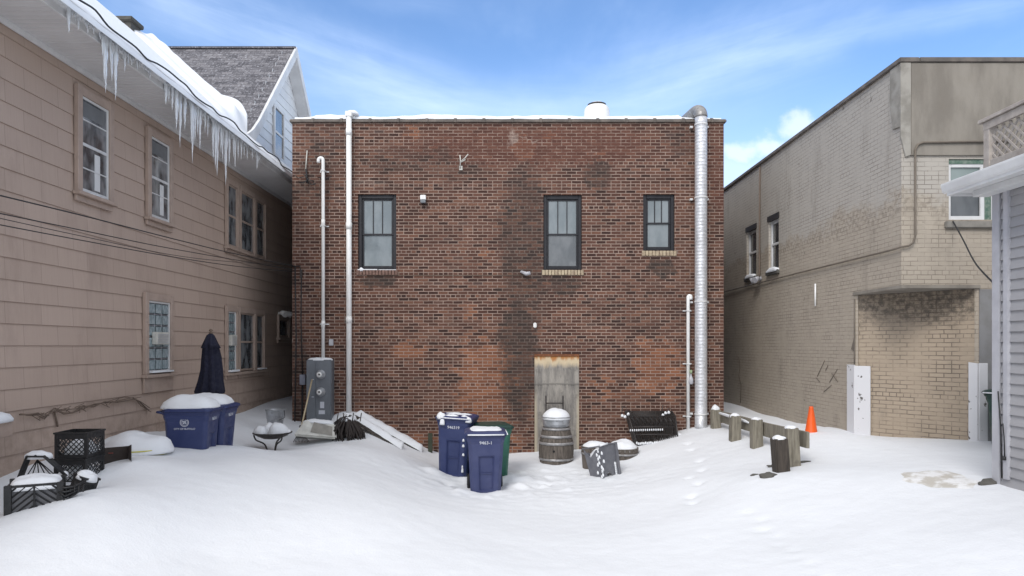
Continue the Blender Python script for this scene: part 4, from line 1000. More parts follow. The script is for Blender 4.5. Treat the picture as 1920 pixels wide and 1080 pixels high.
# ------------------------------------------------------------------ wheeled carts
def cart(label, loc, rz, body, number, tilt=(0, 0), group=None, snow='thin', seal=False, H=1.06, cat='bin', lidm=None, name='wheeled_bin', scl=1.):
    t = thing(name, label, cat, loc, rz, group, tilt, scl)
    wt, wb, dt, db = .30, .245, .36, .28; zt = H-.07
    secs = [(0, .92), (.04, 1.0), (.55, 1.), (.9, 1.), (zt/H, 1.0)]
    vs = []; fs = []
    def ring(f, k, ex=0):
        wv = (wb+(wt-wb)*f)*k+ex; dvv = (db+(dt-db)*f)*k+ex; z = f*H; c = .05
        y0 = -dvv+ (0 if f > .02 else .0); y1 = db*1.02+(dt-db)*f*.6+ex
        return [(-wv+c, y0, z), (wv-c, y0, z), (wv, y0+c, z), (wv, y1-c, z), (wv-c, y1, z), (-wv+c, y1, z), (-wv, y1-c, z), (-wv, y0+c, z)]
    lv = [(0, .93, 0), (.03, 1, 0), (.80, 1, 0), (.86, 1, .014), (.90, 1, .014), (.905, 1, .03), (zt/H, 1, .03)]
    for l in lv: vs += ring(*l)
    for i in range(len(lv)-1):
        for k in range(8):
            if k == 0 and lv[i] == (.03, 1, 0): continue      # front face gets a recess below
            fs.append((i*8+k, i*8+(k+1) % 8, (i+1)*8+(k+1) % 8, (i+1)*8+k))
    fs.append(tuple(reversed(range(8)))); fs.append(tuple((len(lv)-1)*8+k for k in range(8)))
    # recessed front panel
    a, b_, c_, d_ = Vector(vs[8]), Vector(vs[9]), Vector(vs[17]), Vector(vs[16])
    def bil(u, v, dy=0): p = (a*(1-u)+b_*u)*(1-v)+(d_*(1-u)+c_*u)*v; return p+Vector((0, dy, 0))
    o = len(vs)
    U = [.24, .80]; V = [.06, .76]
    q = [bil(U[0], V[0]), bil(U[1], V[0]), bil(U[1], V[1]), bil(U[0], V[1])]; q2 = [bil(U[0]+.05, V[0]+.02, .035), bil(U[1]-.05, V[0]+.02, .035), bil(U[1]-.05, V[1]-.03, .035), bil(U[0]+.05, V[1]-.03, .035)]
    vs += [tuple(x) for x in q+q2]
    fs += [(8, 9, o+1, o), (9, 17, o+2, o+1), (17, 16, o+3, o+2), (16, 8, o, o+3), (o, o+1, o+5, o+4), (o+1, o+2, o+6, o+5), (o+2, o+3, o+7, o+6), (o+3, o, o+4, o+7), (o+4, o+5, o+6, o+7)]
    mb = MB().add(vs, fs)
    bo = mb.build('cart_body', body, t, local=True, bevel=.009)
    rib = MB().prism([bil(.3, .40, .03), bil(.74, .40, .03), bil(.74, .42, .03), bil(.3, .42, .03)], (0, -.012, 0)); rib.build('rib', body, bo, local=True)
    # lid: shallow domed tray with a lip
    lw, ly0, ly1 = wt+.045, -dt-.05, dt*.95; lid = MB()
    L_ = [(0, 0), (.0, .035), (.035, .055), (.09, .068)]
    vv = []
    for (i_, z) in L_:
        c = .06; xw = lw-i_; y0 = ly0+i_; y1 = ly1-i_
        vv += [(-xw+c, y0, zt+z), (xw-c, y0, zt+z), (xw, y0+c, zt+z), (xw, y1-c, zt+z), (xw-c, y1, zt+z), (-xw+c, y1, zt+z), (-xw, y1-c, zt+z), (-xw, y0+c, zt+z)]
    ff_ = [(i*8+k, i*8+(k+1) % 8, (i+1)*8+(k+1) % 8, (i+1)*8+k) for i in range(3) for k in range(8)]+[tuple(reversed(range(8))), tuple(24+k for k in range(8))]
    lo = MB().add(vv, ff_).build('lid', lidm or body, t, local=True, bevel=.008)
    MB().tube([(-wt+.04, .33, zt-.02), (-wt+.04, .43, zt), (wt-.04, .43, zt), (wt-.04, .33, zt-.02)], .017, 8).build('handle', lidm or body, t, local=True)
    for sx in (-1, 1):
        wo = MB().tube([(sx*(wb-.01), .27, .13), (sx*(wb+.055), .27, .13)], .13, 20).build('wheel', M['rubber'], t, local=True, bevel=.012)
        MB().tube([(sx*(wb+.056), .27, .13), (sx*(wb+.062), .27, .13)], .06, 14).build('rim', M['grey_trim'], wo, local=True)
    rt = Matrix.Rotation(PI/2, 4, 'X')
    if number: 
        z = .80*H; y = -(db+(dt-db)*.80)-.008
        text(number, .075, Matrix.Translation((0, y-.002+.0, z)) @ Matrix.Rotation(R(4.2), 4, 'X') @ rt, M['print'], bo, 'stamped_number')
    if seal:
        z = .79*H; xs_ = (db*0+wb+(wt-wb)*.79)+.006
        base = Matrix.Translation((-xs_, .0, z)) @ Matrix.Rotation(-R(3.0), 4, 'Y') @ Matrix.Rotation(-PI/2, 4, 'Z') @ rt
        mb = MB(); ro = .068
        for k in range(28):
            q0 = 2*PI*k/28; q1 = 2*PI*(k+1)/28
            for (ra, rb_) in ((ro, ro-.010), (ro-.018, ro-.024)):
                mb.add([base @ Vector((ra*math.cos(q0), ra*math.sin(q0), .001)), base @ Vector((ra*math.cos(q1), ra*math.sin(q1), .001)), base @ Vector((rb_*math.cos(q1), rb_*math.sin(q1), .001)), base @ Vector((rb_*math.cos(q0), rb_*math.sin(q0), .001))], [(0, 1, 2, 3)])
        for (px_, py_, w_, h_, an) in ((0, .0, .05, .012, .6), (0, .008, .05, .010, -.6), (-.012, -.02, .03, .010, .0), (.012, .022, .028, .010, 0), (.02, -.012, .02, .018, .3), (-.022, .012, .018, .018, .2)):
            c, s = math.cos(an), math.sin(an)
            mb.add([base @ Vector((px_+(x*c-y*s), py_+(x*s+y*c), .001)) for x, y in ((-w_/2, -h_/2), (w_/2, -h_/2), (w_/2, h_/2), (-w_/2, h_/2))], [(0, 1, 2, 3)])
        mb.build('city_seal', M['print'], bo, local=True)
        text('CITY OF BUFFALO', .040, base @ Matrix.Translation((0, -.115, 0)), M['print'], bo)
        text('RECYCLE', .022, base @ Matrix.Translation((0, .082, 0)), M['print'], bo)
    if snow == 'thin':
        MB().dome((0, -.01, zt+.060), lw-.075, .30, .028, 3, 5, 6, rough=.4, skirt=.005).build('snow_cap', M['snow'], t, local=True)
        MB().tube([(-lw+.05, ly0-.008, zt+.02), (0, ly0-.010, zt+.018), (lw-.05, ly0-.008, zt+.02)], .012, 6).tube([(lw+.004, ly0+.06, zt+.02), (lw+.006, .2, zt+.02)], .012, 6).build('rim_frost', M['snow'], t, local=True)
    if snow == 'patchy':
        s = MB(); s.dome((-.24, -.33, zt+.03), .09, .08, .09, 2); s.dome((-.05, -.30, zt+.058), .14, .05, .03, 3); s.dome((.18, -.29, zt+.056), .07, .05, .03, 4); s.dome((.27, -.36, zt+.0), .06, .05, .07, 6); s.dome((0, 0.05, zt+.066), .26, .12, .018, 7, skirt=.004)
        s.dome((-.2, -.40, zt-.07), .045, .02, .09, 8); s.tube([(-.3, -.405, zt+.03), (.3, -.405, zt+.03)], .011, 6)
        rr = random.Random(4)
        for k in range(5): s2 = MB(); z_ = (.12,.2,.42,.58,.68)[k]; s2.dome((.2+rr.uniform(-.01, .02), -.30-z_*.06, z_+.05), (.02,.014,.022,.024,.02)[k], .012, (.08,.03,.03,.03,.03)[k], k+9, skirt=.02, n=12, rings=4); s2.build('snow_fleck', M['snow'], t, local=True)
        s.build('snow_cap', M['snow'], t, local=True)
    return t
FBX = (907-CX)*11.3/F
cart('blue wheeled bin standing foremost in the snow, thin snow on its closed lid', (FBX+.02, 11.42, -.05), R(4), M['blue_lt'], '9463-1', group='blue wheeled bins')
cart('leaning blue wheeled bin with lumps of snow on its lid, behind the foremost bin', ((852-CX)*12.5/F, 12.6, -.02), R(-8), M['blue'], '946319', tilt=(0, R(3.2)), snow='patchy', group='blue wheeled bins', H=1.16)
cart('green wheeled bin half hidden behind the foremost blue bin', ((921-CX)*12.45/F, 12.55, -.02), R(14), M['green'], None, snow=None, lidm=M['dkgreen'], H=1.0)
lb1 = cart('blue wheeled bin by the shingled wall with round white city seal on its side', (-4.63, 9.92, .53), R(94), M['blue'], '96316', scl=.9, seal=True, snow=None, group='blue wheeled bins', H=1.10)
lb2 = cart('blue wheeled bin close behind the one bearing the white seal', (-4.62, 10.5, .53), R(90), M['blue'], '96314', scl=.9, snow=None, group='blue wheeled bins', H=1.10)
MB().dome((-4.66, 9.94, 1.52),   .38, .31, .165, 3, 2.4, 3.2, skirt=.02).build('snow_cap', M['snow'], lb1)
MB().dome((-4.66, 10.5, 1.52), .36, .32, .15, 9, 2.4, 3.2, skirt=.02).build('snow_cap', M['snow'], lb2)
cart('dark green bin glimpsed between the white pier and the grey house', ((1908-CX)*9.9/F, 9.85, .72), R(-60), M['dkgreen'], '2618', snow='thin', H=1.05)

# ------------------------------------------------------------------ umbrella
ux, uy = -5.0, 11.4; t = thing('closed_umbrella', 'closed navy patio umbrella standing against the shingled wall', 'umbrella', (ux, uy, .9))
MB().tube([(ux, uy, .8), (ux, uy, 2.62)], .02, 10).build('pole', M['bamboo'], t)
vs = []; n = 40; pf = [(2.60, .03), (2.57, .06), (2.45, .105), (2.36, .135), (2.355, .115), (2.2, .135), (2.0, .15), (1.8, .175), (1.66, .21), (1.62, .20), (1.58, .13), (1.56, .11)]
for i, (z, r) in enumerate(pf):
    for k in range(n):
        q = 2*PI*k/n; rr = r*(1+.17*math.cos(8*q+z*1.2)*min(1, i/3)+.05*math.cos(3*q+z*5)); vs.append((ux+rr*math.cos(q)+.01*math.sin(z*7), uy+rr*math.sin(q), z+(.03*math.cos(8*q) if 7 < i < 10 else 0)))
MB().add(vs, [(i*n+k, i*n+(k+1) % n, (i+1)*n+(k+1) % n, (i+1)*n+k) for i in range(len(pf)-1) for k in range(n)][::1], True).build('canopy', M['navy'], t)
MB().lathe((ux, uy, 2.6), [(.02, 0), (.04, .01), (.02, .03), (.035, .05), (.02, .075), (.003, .08)], 12).build('finial', M['vine'], t)

# ------------------------------------------------------------------ crates and clutter at the left
def bar(mb, a, b, t=.012): mb.tube([a, b], t*.62, 4, smooth=False)
def lattice_face(mb, o, u, v, W, H, nd=5, t=.010):
    o, u, v = Vector(o), Vector(u), Vector(v)
    def pt(a, b): return o+u*a+v*b
    st = (W)/nd
    k = -int(H/st)-1
    while k*st < W:
        for sg in (1, -1):
            a0, b0, a1, b1 = (k*st, 0, k*st+H, H) if sg > 0 else (k*st+H, 0, k*st, H)
            # clip to 0..W
            def clip(a0, b0, a1, b1):
                if a0 > a1: (a0, b0), (a1, b1) = (a1, b1), (a0, b0)
                if a1 <= 0 or a0 >= W: return None
                if a0 < 0: b0 += (b1-b0)*(-a0)/(a1-a0); a0 = 0
                if a1 > W: b1 += (b0-b1)*(a1-W)/(a1-a0); a1 = W
                return a0, b0, a1, b1
            c = clip(a0, b0, a1, b1)
            if c and abs(c[2]-c[0]) > .01: bar(mb, pt(c[0], c[1]), pt(c[2], c[3]), t)
        k += 1
def milk_crate(label, loc, rz, S=.36, H=.29, group='stacked black crates', tilt=(0, 0)):
    t = thing('crate', label, 'crate', loc, rz, group, tilt); fr = MB(); h = S/2; la = MB(); k = .035
    for sx in (-1, 1):
        for sy in (-1, 1): fr.box(sx*h-(k if sx > 0 else 0), sx*h+(k if sx < 0 else 0), sy*h-(k if sy > 0 else 0), sy*h+(k if sy < 0 else 0), 0, H)
    for s in (-1, 1):
        for (z0, z1) in ((0, .04), (H-.075, H-.02)):
            fr.box(-h+k, h-k, s*(h-.006)-.006, s*(h-.006)+.006, z0, z1); fr.box(s*(h-.006)-.006, s*(h-.006)+.006, -h+k, h-k, z0, z1)
        fr.box(-h-.008, h+.008, s*h-.010, s*h+.010, H-.02, H); fr.box(s*h-.010, s*h+.010, -h-.008, h+.008, H-.0205, H-.0005)
        lattice_face(la, (-h+k, s*(h-.008), .04), (1, 0, 0), (0, 0, 1), S-2*k, H-.115)
        lattice_face(la, (s*(h-.008), -h+k, .04), (0, 1, 0), (0, 0, 1), S-2*k, H-.115)
    for q in range(-4, 5): fr.box(-h+.01, h-.01, q*.036-.004, q*.036+.004, 0, .008)
    fr.build('frame', M['black_plastic'], t, local=True, bevel=.002, seg=1)
    la.build('lattice', M['black_plastic'], t, local=True)
    return t
cd = 7.75; cxx = (139-CX)*cd/F
c1 = milk_crate('lower black milk crate of the two stacked by the shingled wall', (cxx, cd+.1, .84), R(0))
c2 = milk_crate('upper black milk crate of the two stacked by the shingled wall', (cxx+.005, cd+.1, 1.133), R(2))
MB().dome((0, .02, .0), .15, .15, .20, 2, 3, 4).build('snow_inside', M['snow'], c2, local=True); MB().dome((0, .0, .02), .15, .15, .20, 4, 3, 4).build('snow_inside', M['snow'], c1, local=True)
# big chevron crate
d = 6.55; t = thing('crate', 'large black crate with chevron slats and a heap of snow, nearest the camera', 'crate', ((52-CX)*d/F, d+.12, .74), R(27), 'stacked black crates')
W, H, D = .42, .33, .24; fr = MB(); sl = MB(); h = W/2
for sx in (-1, 1): fr.box(sx*h-.03, sx*h+.03, -D/2-.015, -D/2+.03, 0, H); fr.box(sx*h-.012, sx*h+.012, -D/2+.031, D/2, H-.05, H-.001); fr.box(sx*h-.012, sx*h+.012, -D/2+.031, D/2, 0, .04); fr.box(sx*h-.02, sx*h+.02, D/2-.03, D/2, 0, H+.03)
fr.box(-h+.03, h-.03, -D/2-.01, -D/2+.008, H-.025, H); fr.box(-h+.03, h-.03, -D/2-.01, -D/2+.008, 0, .025); fr.box(-h+.03, h-.03, D/2-.02, D/2-.001, 0, H)
fr.box(-.008, .008, -D/2-.012, -D/2+.004, .025, H-.025); fr.box(h+.012, h+.018, -.12, -.1, .04, H-.05); fr.box(h-.01, h+.01, -.06, .16, .04, H-.05)
for k in range(-5, 8):
    for sg in (-1, 1):
        x0 = .008; z0 = .06*k; x1 = h-.03; z1 = z0-(x1-x0)*.85
        zl, zh = .025, H-.025
        a0, b0, a1, b1 = x0, z0+.06, x1, z1+.06
        if b0 < zl or b1 > zh: continue
        if b1 < zl: a1 = a0+(b0-zl)/.85; b1 = zl
        if b0 > zh: a0 = a0+(b0-zh)/.85; b0 = zh
        bar(sl, (sg*a0, -D/2-.004, b0), (sg*a1, -D/2-.004, b1), .014)
fr.build('frame', M['black_plastic'], t, local=True, bevel=.003, seg=1); sl.build('chevron_slats', M['black_plastic'], t, local=True)
MB().box(-h+.03, h-.03, -D/2+.02, -D/2+.03, .02, H-.03).build('liner', mat('grey_liner', (.16, .16, .17), .6), t, local=True)
MB().dome((0, .02, H-.03), .22, .15, .10, 6, 2.6, 4).build('snow_cap', M['snow'], t, local=True)
# overturned broken crate: arch of bars with a fan of ribs
d = 7.15; t = thing('broken_crate', 'overturned broken black crate with splayed ribs, dusted with snow', 'crate', ((80-CX)*d/F, d, .8))
fr = MB(); fn = MB()
def Q(px, py, dd=0): return P(px, py, d+dd)
for dd in (0, .05, .10, .15, .20):
    fr.tube([Q(30+dd*40, 905, dd), Q(50+dd*40, 856-dd*10, dd), Q(82+dd*40, 856-dd*12, dd), Q(124+dd*20, 893-dd*10, dd)], .012, 6)
for a, b_ in (((50, 856), (58, 854)), ((82, 856), (90, 853)), ((30, 905), (38, 903)), ((103, 875), (108, 872)), ((40, 880), (48, 877)), ((66, 855), (74, 852)), ((115, 885), (120, 882))): fr.tube([Q(*a, 0), Q(*b_, .22)], .012, 6)
for k in range(6):
    q = k/5; fn.tube([Q(70, 862, .12), Q(42+78*q, 905-8*math.sin(q*PI), .12)], .006, 5)
fr.build('frame', M['black_plastic'], t); fn.build('rib_fan', M['black_plastic'], t)
s = MB(); s.dome(Q(72, 854, .1), .14, .09, .05, 3); s.dome(Q(118, 889, .1), .05, .05, .03, 3); s.build('snow_cap', M['snow'], t)
d = 6.95; t = milk_crate('small black crate tipped over beside the broken crate, snow on top', ((137-CX)*d/F, d+.12, .86), R(-25), .17, .20, 'stacked black crates', (R(-12), R(14)))
MB().dome((0, 0, .19), .11, .10, .06, 4).build('snow_cap', M['snow'], t, local=True)
d = 6.7; t = thing('crate_fragment', 'curved black piece of broken crate lying low in the snow', 'crate piece', ((132-CX)*d/F, d, .83))
fr = MB()
for i in range(4):
    fr.tube([P(104+i*3, 908+i*7, d-.03*i), P(122, 915+i*8, d-.05), P(140, 912+i*5, d), P(160-i*2, 902+i*5, d+.1)], .011, 6)
for px in range(108, 160, 8): fr.tube([P(px, 909+(3 if 115 < px < 140 else 0), d), P(px, 926+(8 if 112 < px < 130 else -4), d-.04)], .008, 5)
fr.build('frame', M['black_plastic'], t); MB().prism([P(108, 912, d+.03), P(125, 937, d+.03), P(142, 922, d+.03), P(150, 908, d+.03)], (0, .01, 0)).build('side_panel', M['black_plastic'], t)
# yellow tub under snow and dark box
d = 8.9; t = thing('yellow_tub', 'yellow plastic tub buried under a rounded heap of snow', 'tub', ((240-CX)*d/F, d+.2, .85))
MB().lathe(((240-CX)*d/F, d+.25, .98), [(.30, -.15), (.36, .03), (.385, .045), (.38, .055), (.34, .04)], 30).build('tub_body', M['yellow'], t)
MB().dome(((240-CX)*d/F, d+.25, 1.0), .43, .40, .23, 4, 2.6).build('snow_cap', M['snow'], t)
d = 8.25; t = thing('dark_box', 'open dark brown box half buried in front of the snowy tub', 'box', ((225-CX)*d/F, d, .9))
a = Vector(((195-CX)*d/F, d, 0)); m_ = Vector(((222-CX)*d/F, d+.20, 0)); e_ = Vector(((256-CX)*d/F, d-.12, 0))
def zz(py, dd=8.25): return CAM+(CY-py)*dd/F
for (p_, q_, zt1, zt2) in ((a, m_, zz(840), zz(841)), (m_+Vector((.002, 0, 0)), e_, zz(841), zz(831))):
    MB().prism([p_+Vector((0, 0, .5)), q_+Vector((0, 0, .5)), q_+Vector((0, 0, zt2)), p_+Vector((0, 0, zt1))], (0, .012, 0)).build('side_flap', M['brownbox'], t)
p_ = P(208, 849, d+.06)
MB().box(p_.x-.05, p_.x+.04, p_.y-.025, p_.y-.02, p_.z-.006, p_.z+.006).build('printed_mark', mat('red_print', (.30, .09, .07), .6), t)

# ------------------------------------------------------------------ clutter by the meter cabinet
d = 12.3; fx = (511-CX)*d/F; t = thing('fire_pit', 'black fire bowl on curved legs, heaped with lumpy snow', 'fire pit', (fx, d, .55))
rimz = CAM+(CY-811)*d/F
MB().lathe((fx, d, rimz), [(.02, -.12), (.16, -.10), (.27, -.05), (.335, -.01), (.345, .005), (.33, .012), (.26, -.02)], 30).build('bowl', M['dark_metal'], t)
for a0 in (200, 320, 80):
    q = R(a0); c_, s_2 = math.cos(q), math.sin(q)
    MB().tube(spline([(fx+c_*.32, d+s_2*.32, rimz-.01), (fx+c_*.28, d+s_2*.28, rimz-.12), (fx+c_*.14, d+s_2*.14, rimz-.2), (fx+c_*.08, d+s_2*.08, rimz-.34)], 5), .014, 7).build('leg', M['dark_metal'], t)
s = MB(); s.dome((fx-.2, d-.02, rimz), .14, .15, .12, 1); s.dome((fx-.06, d+.06, rimz), .16, .15, .17, 2); s.dome((fx+.11, d-.02, rimz), .19, .17, .18, 3); s.dome((fx+.25, d, rimz), .08, .1, .08, 4); s.build('snow_cap', M['snow'], t)
d = 13.5; bx = (516-CX)*d/F; bz = CAM+(CY-767)*d/F; t = thing('metal_bucket', 'galvanised bucket standing in the snow behind the fire bowl', 'bucket', (bx, d, bz-.38))
MB().lathe((bx, d, bz-.38), [(.13, 0), (.135, .01), (.187, .365), (.195, .375), (.185, .38), (.175, .34), (.12, .05)], 28).build('bucket_body', M['galv'], t)
MB().tube([(bx+.185, d, bz-.03), (bx+.21, d-.06, bz-.16), (bx+.13, d-.16, bz-.2)], .006, 5).build('bail', M['dark_metal'], t)
# white overturned tub
d = 13.2; t = thing('storage_tub', 'overturned off-white plastic tub with a sunken panel, under snow', 'tub', ((596-CX)*d/F, d, .6), R(12), tilt=(R(-14), R(6)))
MB().prism([(-.44, -.24, 0), (.36, -.24, 0), (.30, -.16, .30), (-.26, -.16, .34)], (0, .42, 0)).build('tub_body', M['offwhite'], t, local=True, bevel=.03)
MB().prism([(-.14, -.232, .09), (.27, -.232, .05), (.25, -.195, .23), (-.10, -.195, .29)], (0, .02, 0)).build('sunken_panel', mat('grey_sunk_panel', (.22, .205, .18), .6, c2=(.33, .31, .27), scale=8), t, local=True)
MB().dome((0.02, .03, .30), .33, .22, .07, 5, 2.5, 3).build('snow_cap', M['snow'], t, local=True)
# broom
t = thing('garden_rake', 'long pale-handled rake leaning on the meter cabinet', 'rake', P(563, 825, 13.1))
MB().tube([P(585, 712, 14.2), P(564, 805, 13.2)], .016, 8).build('handle', M['bamboo'], t)
r_ = MB(); 
for k in range(11): r_.tube([P(563, 806, 13.2), P(550+k*3.0, 829, 13.05)], .007, 5)
r_.tube([P(556, 819, 13.1), P(571, 819, 13.1)], .012, 6).tube([P(564, 798, 13.22), P(563, 812, 13.17)], .03, 8).build('head', M['dark_metal'], t)
# drooping plant
d = 13.25; c0 = P(652, 785, d); t = thing('dead_plant', 'clump of dead dark drooping stems capped with snow at the drain pipe foot', 'plant', (c0.x, d, .8))
st_ = MB(); rv = random.Random(12)
for k in range(110):
    q = rv.uniform(0, 2*PI); rr = rv.uniform(.12, .34); zt = c0.z+rv.uniform(-.06, .08); dr_ = rv.uniform(.28, .62)
    x1, y1 = c0.x+rr*math.cos(q), d+rr*.6*math.sin(q)
    st_.tube([(c0.x+rv.uniform(-.08, .08), d+rv.uniform(-.05, .05), zt), ((c0.x*.6+x1*.4), d*.6+y1*.4, zt-.05), (x1, y1, zt-dr_*.55), (x1+rv.uniform(-.04, .06), y1, zt-dr_)], [.013, .013, .016, .008], 5)
for k in range(4): 
    xx = c0.x-.2+.15*k; st_.tube([(xx, d-.05, c0.z-.05), (xx+rv.uniform(-.03, .03), d-.05, c0.z+.12)], .01, 5)
st_.build('stems', M['stem'], t)
MB().dome((c0.x-.01, d+.06, c0.z-.02), .17, .13, .12, 6).build('snow_cap', M['snow'], t)
# planks on the drift
def plank(label, pts, wd, off):
    (a, da), (b_, db_) = pts; A_ = P(*a, da)-Vector((0, 0, .02)); B_ = P(*b_, db_)-Vector((0, 0, .05)); dirv = (B_-A_).normalized(); side = Vector((0, 1, 0)); up = dirv.cross(side).normalized()
    if up.z < 0: up = -up
    t = thing('plank', label, 'plank', A_, group='planks leaning on the snowdrift')
    mb = MB().prism([A_-side*wd, A_+side*wd, A_+side*wd+up*.05, A_-side*wd+up*.05], B_-A_); mb.build('board', M['plank'], t, bevel=.004, seg=1)
    sn = MB(); vs = []; n = 26
    for i in range(n+1):
        p = A_+(B_-A_)*(i/n)
        for k, v in enumerate((-1, -.7, -.3, .3, .7, 1)):
            h = (.015+.10*(1-v**4))*(1+.35*mn.noise(Vector((i*.35, v, off))))*(1 if 0 < i < n else .1)
            vs.append(p+side*v*wd*.98+up*(.05+h))
    sn.add(vs, [(i*6+k, (i+1)*6+k, (i+1)*6+k+1, i*6+k+1) for i in range(n) for k in range(5)], True); sn.build('snow_cap', M['snow'], t)
plank('front snow-covered plank sloping down from the dead plant', (((668, 790), 13.75), ((752, 842), 13.45)), .13, 1)
plank('rear snow-covered plank sloping down against the brick wall', (((664, 778), 14.2), ((790, 846), 14.1)), .17, 5)
t = thing('ground_stake', 'short green stake in the snow at the brick wall left of the blue bins', 'stake', P(808, 848, 14.5))
MB().box(wx(803)*.986, wx(811)*.986, 14.45, 14.5, 0, CAM+(CY-812)*14.5/F).build('stake', mat('green_stake', (.045, .055, .035), .8), t, bevel=.004)

# ------------------------------------------------------------------ barrel, tub, hand truck, planters
d = 13.4; bx = (1043.5-CX)*d/F; by = d+.1
t = thing('wooden_barrel', 'old grey wooden barrel with metal hoops in front of the blocked doorway', 'barrel', (bx, by, -.1))
H = .90; zb = -.11; mb = MB(); n = 26; vs = []
def brad(f): return .265+.082*math.sin(PI*f)
for i in range(15):
    f = i/14
    for k in range(n*2):
        q = 2*PI*(k//2)/n+(.012 if k % 2 == 0 else 2*PI/n-.012); r = brad(f)
        vs.append((bx+r*math.cos(q), by+r*math.sin(q), zb+H*f))
m2 = n*2; fs = [(i*m2+k, i*m2+(k+1) % m2, (i+1)*m2+(k+1) % m2, (i+1)*m2+k) for i in range(14) for k in range(m2) if k % 2 == 0]
ins = [(i*m2+k, i*m2+(k+1) % m2, (i+1)*m2+(k+1) % m2, (i+1)*m2+k) for i in range(14) for k in range(m2) if k % 2]
mb.add(vs, fs+ins+[tuple(14*m2+k for k in range(m2))]); mb.build('staves', M['barrel'], t)
for (f0, f1) in ((.30, .345), (.64, .695), (.79, .84), (.955, 1.0), (.10, .14)):
    pr_ = [(brad(f0)+.004, 0), (brad(f0)+.010, .001), (brad(f1)+.010, (f1-f0)*H), (brad(f1)+.004, (f1-f0)*H+.001)]
    MB().lathe((bx, by, zb+H*f0), pr_, 40, cap=False).build('hoop', M['hoop'], t)
MB().tube([(bx-.07, by-brad(.42)+.01, zb+.47), (bx-.07, by-brad(.42)-.008, zb+.47)], .022, 10).build('bung', M['inner'], t)
zt = zb+H+.004; t = thing('galvanised_tub', 'round galvanised tub full of snow standing on the barrel', 'tub', (bx, by, zt))
MB().lathe((bx, by, zt), [(.24, 0), (.245, .008), (.262, .06), (.266, .068), (.263, .076), (.275, .17), (.29, .195), (.285, .20), (.27, .17)], 36).build('tub_body', M['galv'], t)
MB().lathe((bx, by, zt+.187), [(.284, 0), (.291, .005), (.291, .02), (.284, .025)], 36, cap=False).build('rim', M['galv'], t)
MB().dome((bx, by, zt+.185), .285, .285, .185, 7, 2., 2., rough=.03).build('snow_cap', M['snow'], t)
hx0, hx1, hy = (1024.5-CX)*14.2/F, (1057-CX)*14.2/F, 14.3; t = thing('hand_truck', 'black metal hand truck frame standing behind the barrel', 'hand truck', ((hx0+hx1)/2, hy, .1))
zt_ = CAM+(CY-743)*14.2/F
for x in (hx0, hx1): MB().tube([(x, hy, .15), (x, hy+.1, zt_)], .016, 8).build('side_rail', M['dark_metal'], t)
for zc in (.4, .75, CAM+(CY-757)*14.2/F): MB().tube([(hx0, hy+.04, zc), (hx1, hy+.04, zc)], .012, 8).build('cross_bar', M['dark_metal'], t)
for x in (hx0-.06, hx1+.06): MB().tube([(x-.025, hy+.06, .25), (x+.025, hy+.06, .25)], .12, 18).build('wheel', M['rubber'], t, bevel=.01)
def planter(label, px, d, r, z0, z1, sh, seed):
    x = (px-CX)*d/F; t = thing('barrel_planter', label, 'planter', (x, d, z0), group='half-barrel planters'); n = 20; mb = MB()
    for k in range(n):
        q0 = 2*PI*k/n+.015; q1 = 2*PI*(k+1)/n-.015
        mb.prism([(x+.86*r*math.cos(q0), d+.86*r*math.sin(q0), z0), (x+.86*r*math.cos(q1), d+.86*r*math.sin(q1), z0), (x+r*math.cos(q1), d+r*math.sin(q1), z1), (x+r*math.cos(q0), d+r*math.sin(q0), z1)], Vector((-math.cos((q0+q1)/2), -math.sin((q0+q1)/2), 0))*.025)
    mb.build('staves', M['barrel'], t)
    MB().lathe((x, d, z0+(z1-z0)*.72), [(r*.96+.004, 0), (r*.965+.009, .001), (r*.975+.009, .035), (r*.975+.003, .036)], 32, cap=False).build('hoop', M['hoop'], t)
    MB().dome((x, d, z1-.03), r*.93, r*.93, sh, seed, 2.3).build('snow_cap', M['snow'], t)
planter('half-barrel planter of snow behind the broken grey bin', 1116, 12.95, .27, -.02, .50, .12, 3)
planter('low half-barrel planter under a wide cap of snow, right of the broken grey bin', 1167, 13.35, .315, -.05, .41, .18, 8)
# broken grey bin
d = 12.1; t = thing('broken_bin', 'cracked open grey plastic bin tilted in the snow before the planters', 'bin', ((1134-CX)*d/F, d+.12, .0), R(38), tilt=(R(-6), R(-5)))
S, H, th = .21, .64, .012
bd = MB(); lo_, up_ = .155, S
def corner(f): return lo_+(up_-lo_)*f
def side(mb, ang, z0, z1, notch=False):
    m = Matrix.Rotation(ang, 4, 'Z'); a0, a1 = corner(z0/H), corner(z1/H)
    if notch: poly = [(-a0, -a0, z0), (-.06, -a0, z0), (-.055, -a0-.005, .12), (0, -a0-.008, .15), (.055, -a0-.005, .12), (.06, -a0, z0), (a0, -a0, z0), (a1, -a1, z1-.03), (0, -a1, z1-.0), (-a1, -a1, z1)]
    else: poly = [(-a0, -a0, z0), (a0, -a0, z0), (a1, -a1, z1), (.1, -a1, z1-.02), (-.05, -a1+.002, z1-.16), (-a1, -a1, z1-.02)]
    mb.prism([m @ Vector(p) for p in poly], m @ Vector((0, th, 0)))
side(bd, 0, .02, H, True); side(bd, -PI/2, .02, H-.05); side(bd, PI/2, .02, H-.02, True); side(bd, PI, .02, H-.12)
bd.build('bin_body', M['greyplastic'], t, local=True)
MB().box(S-.03, S+.02, -S-.02, -S+.03, .02, H).tube([(-S, -S-.008, H), (0, -S-.01, H+.01), (S, -S-.008, H-.02)], .016, 6).tube([(-S-.008, -S, H), (-S-.01, S, H-.05)], .014, 6).build('rim', M['greyplastic'], t, local=True, bevel=.004, seg=1)
s = MB(); s.dome((0, .02, H-.22), .18, .18, .14, 4); s.tube([(-S+.0, -S-.02, H+.012), (-.02, -S-.022, H+.02)], .018, 6); 
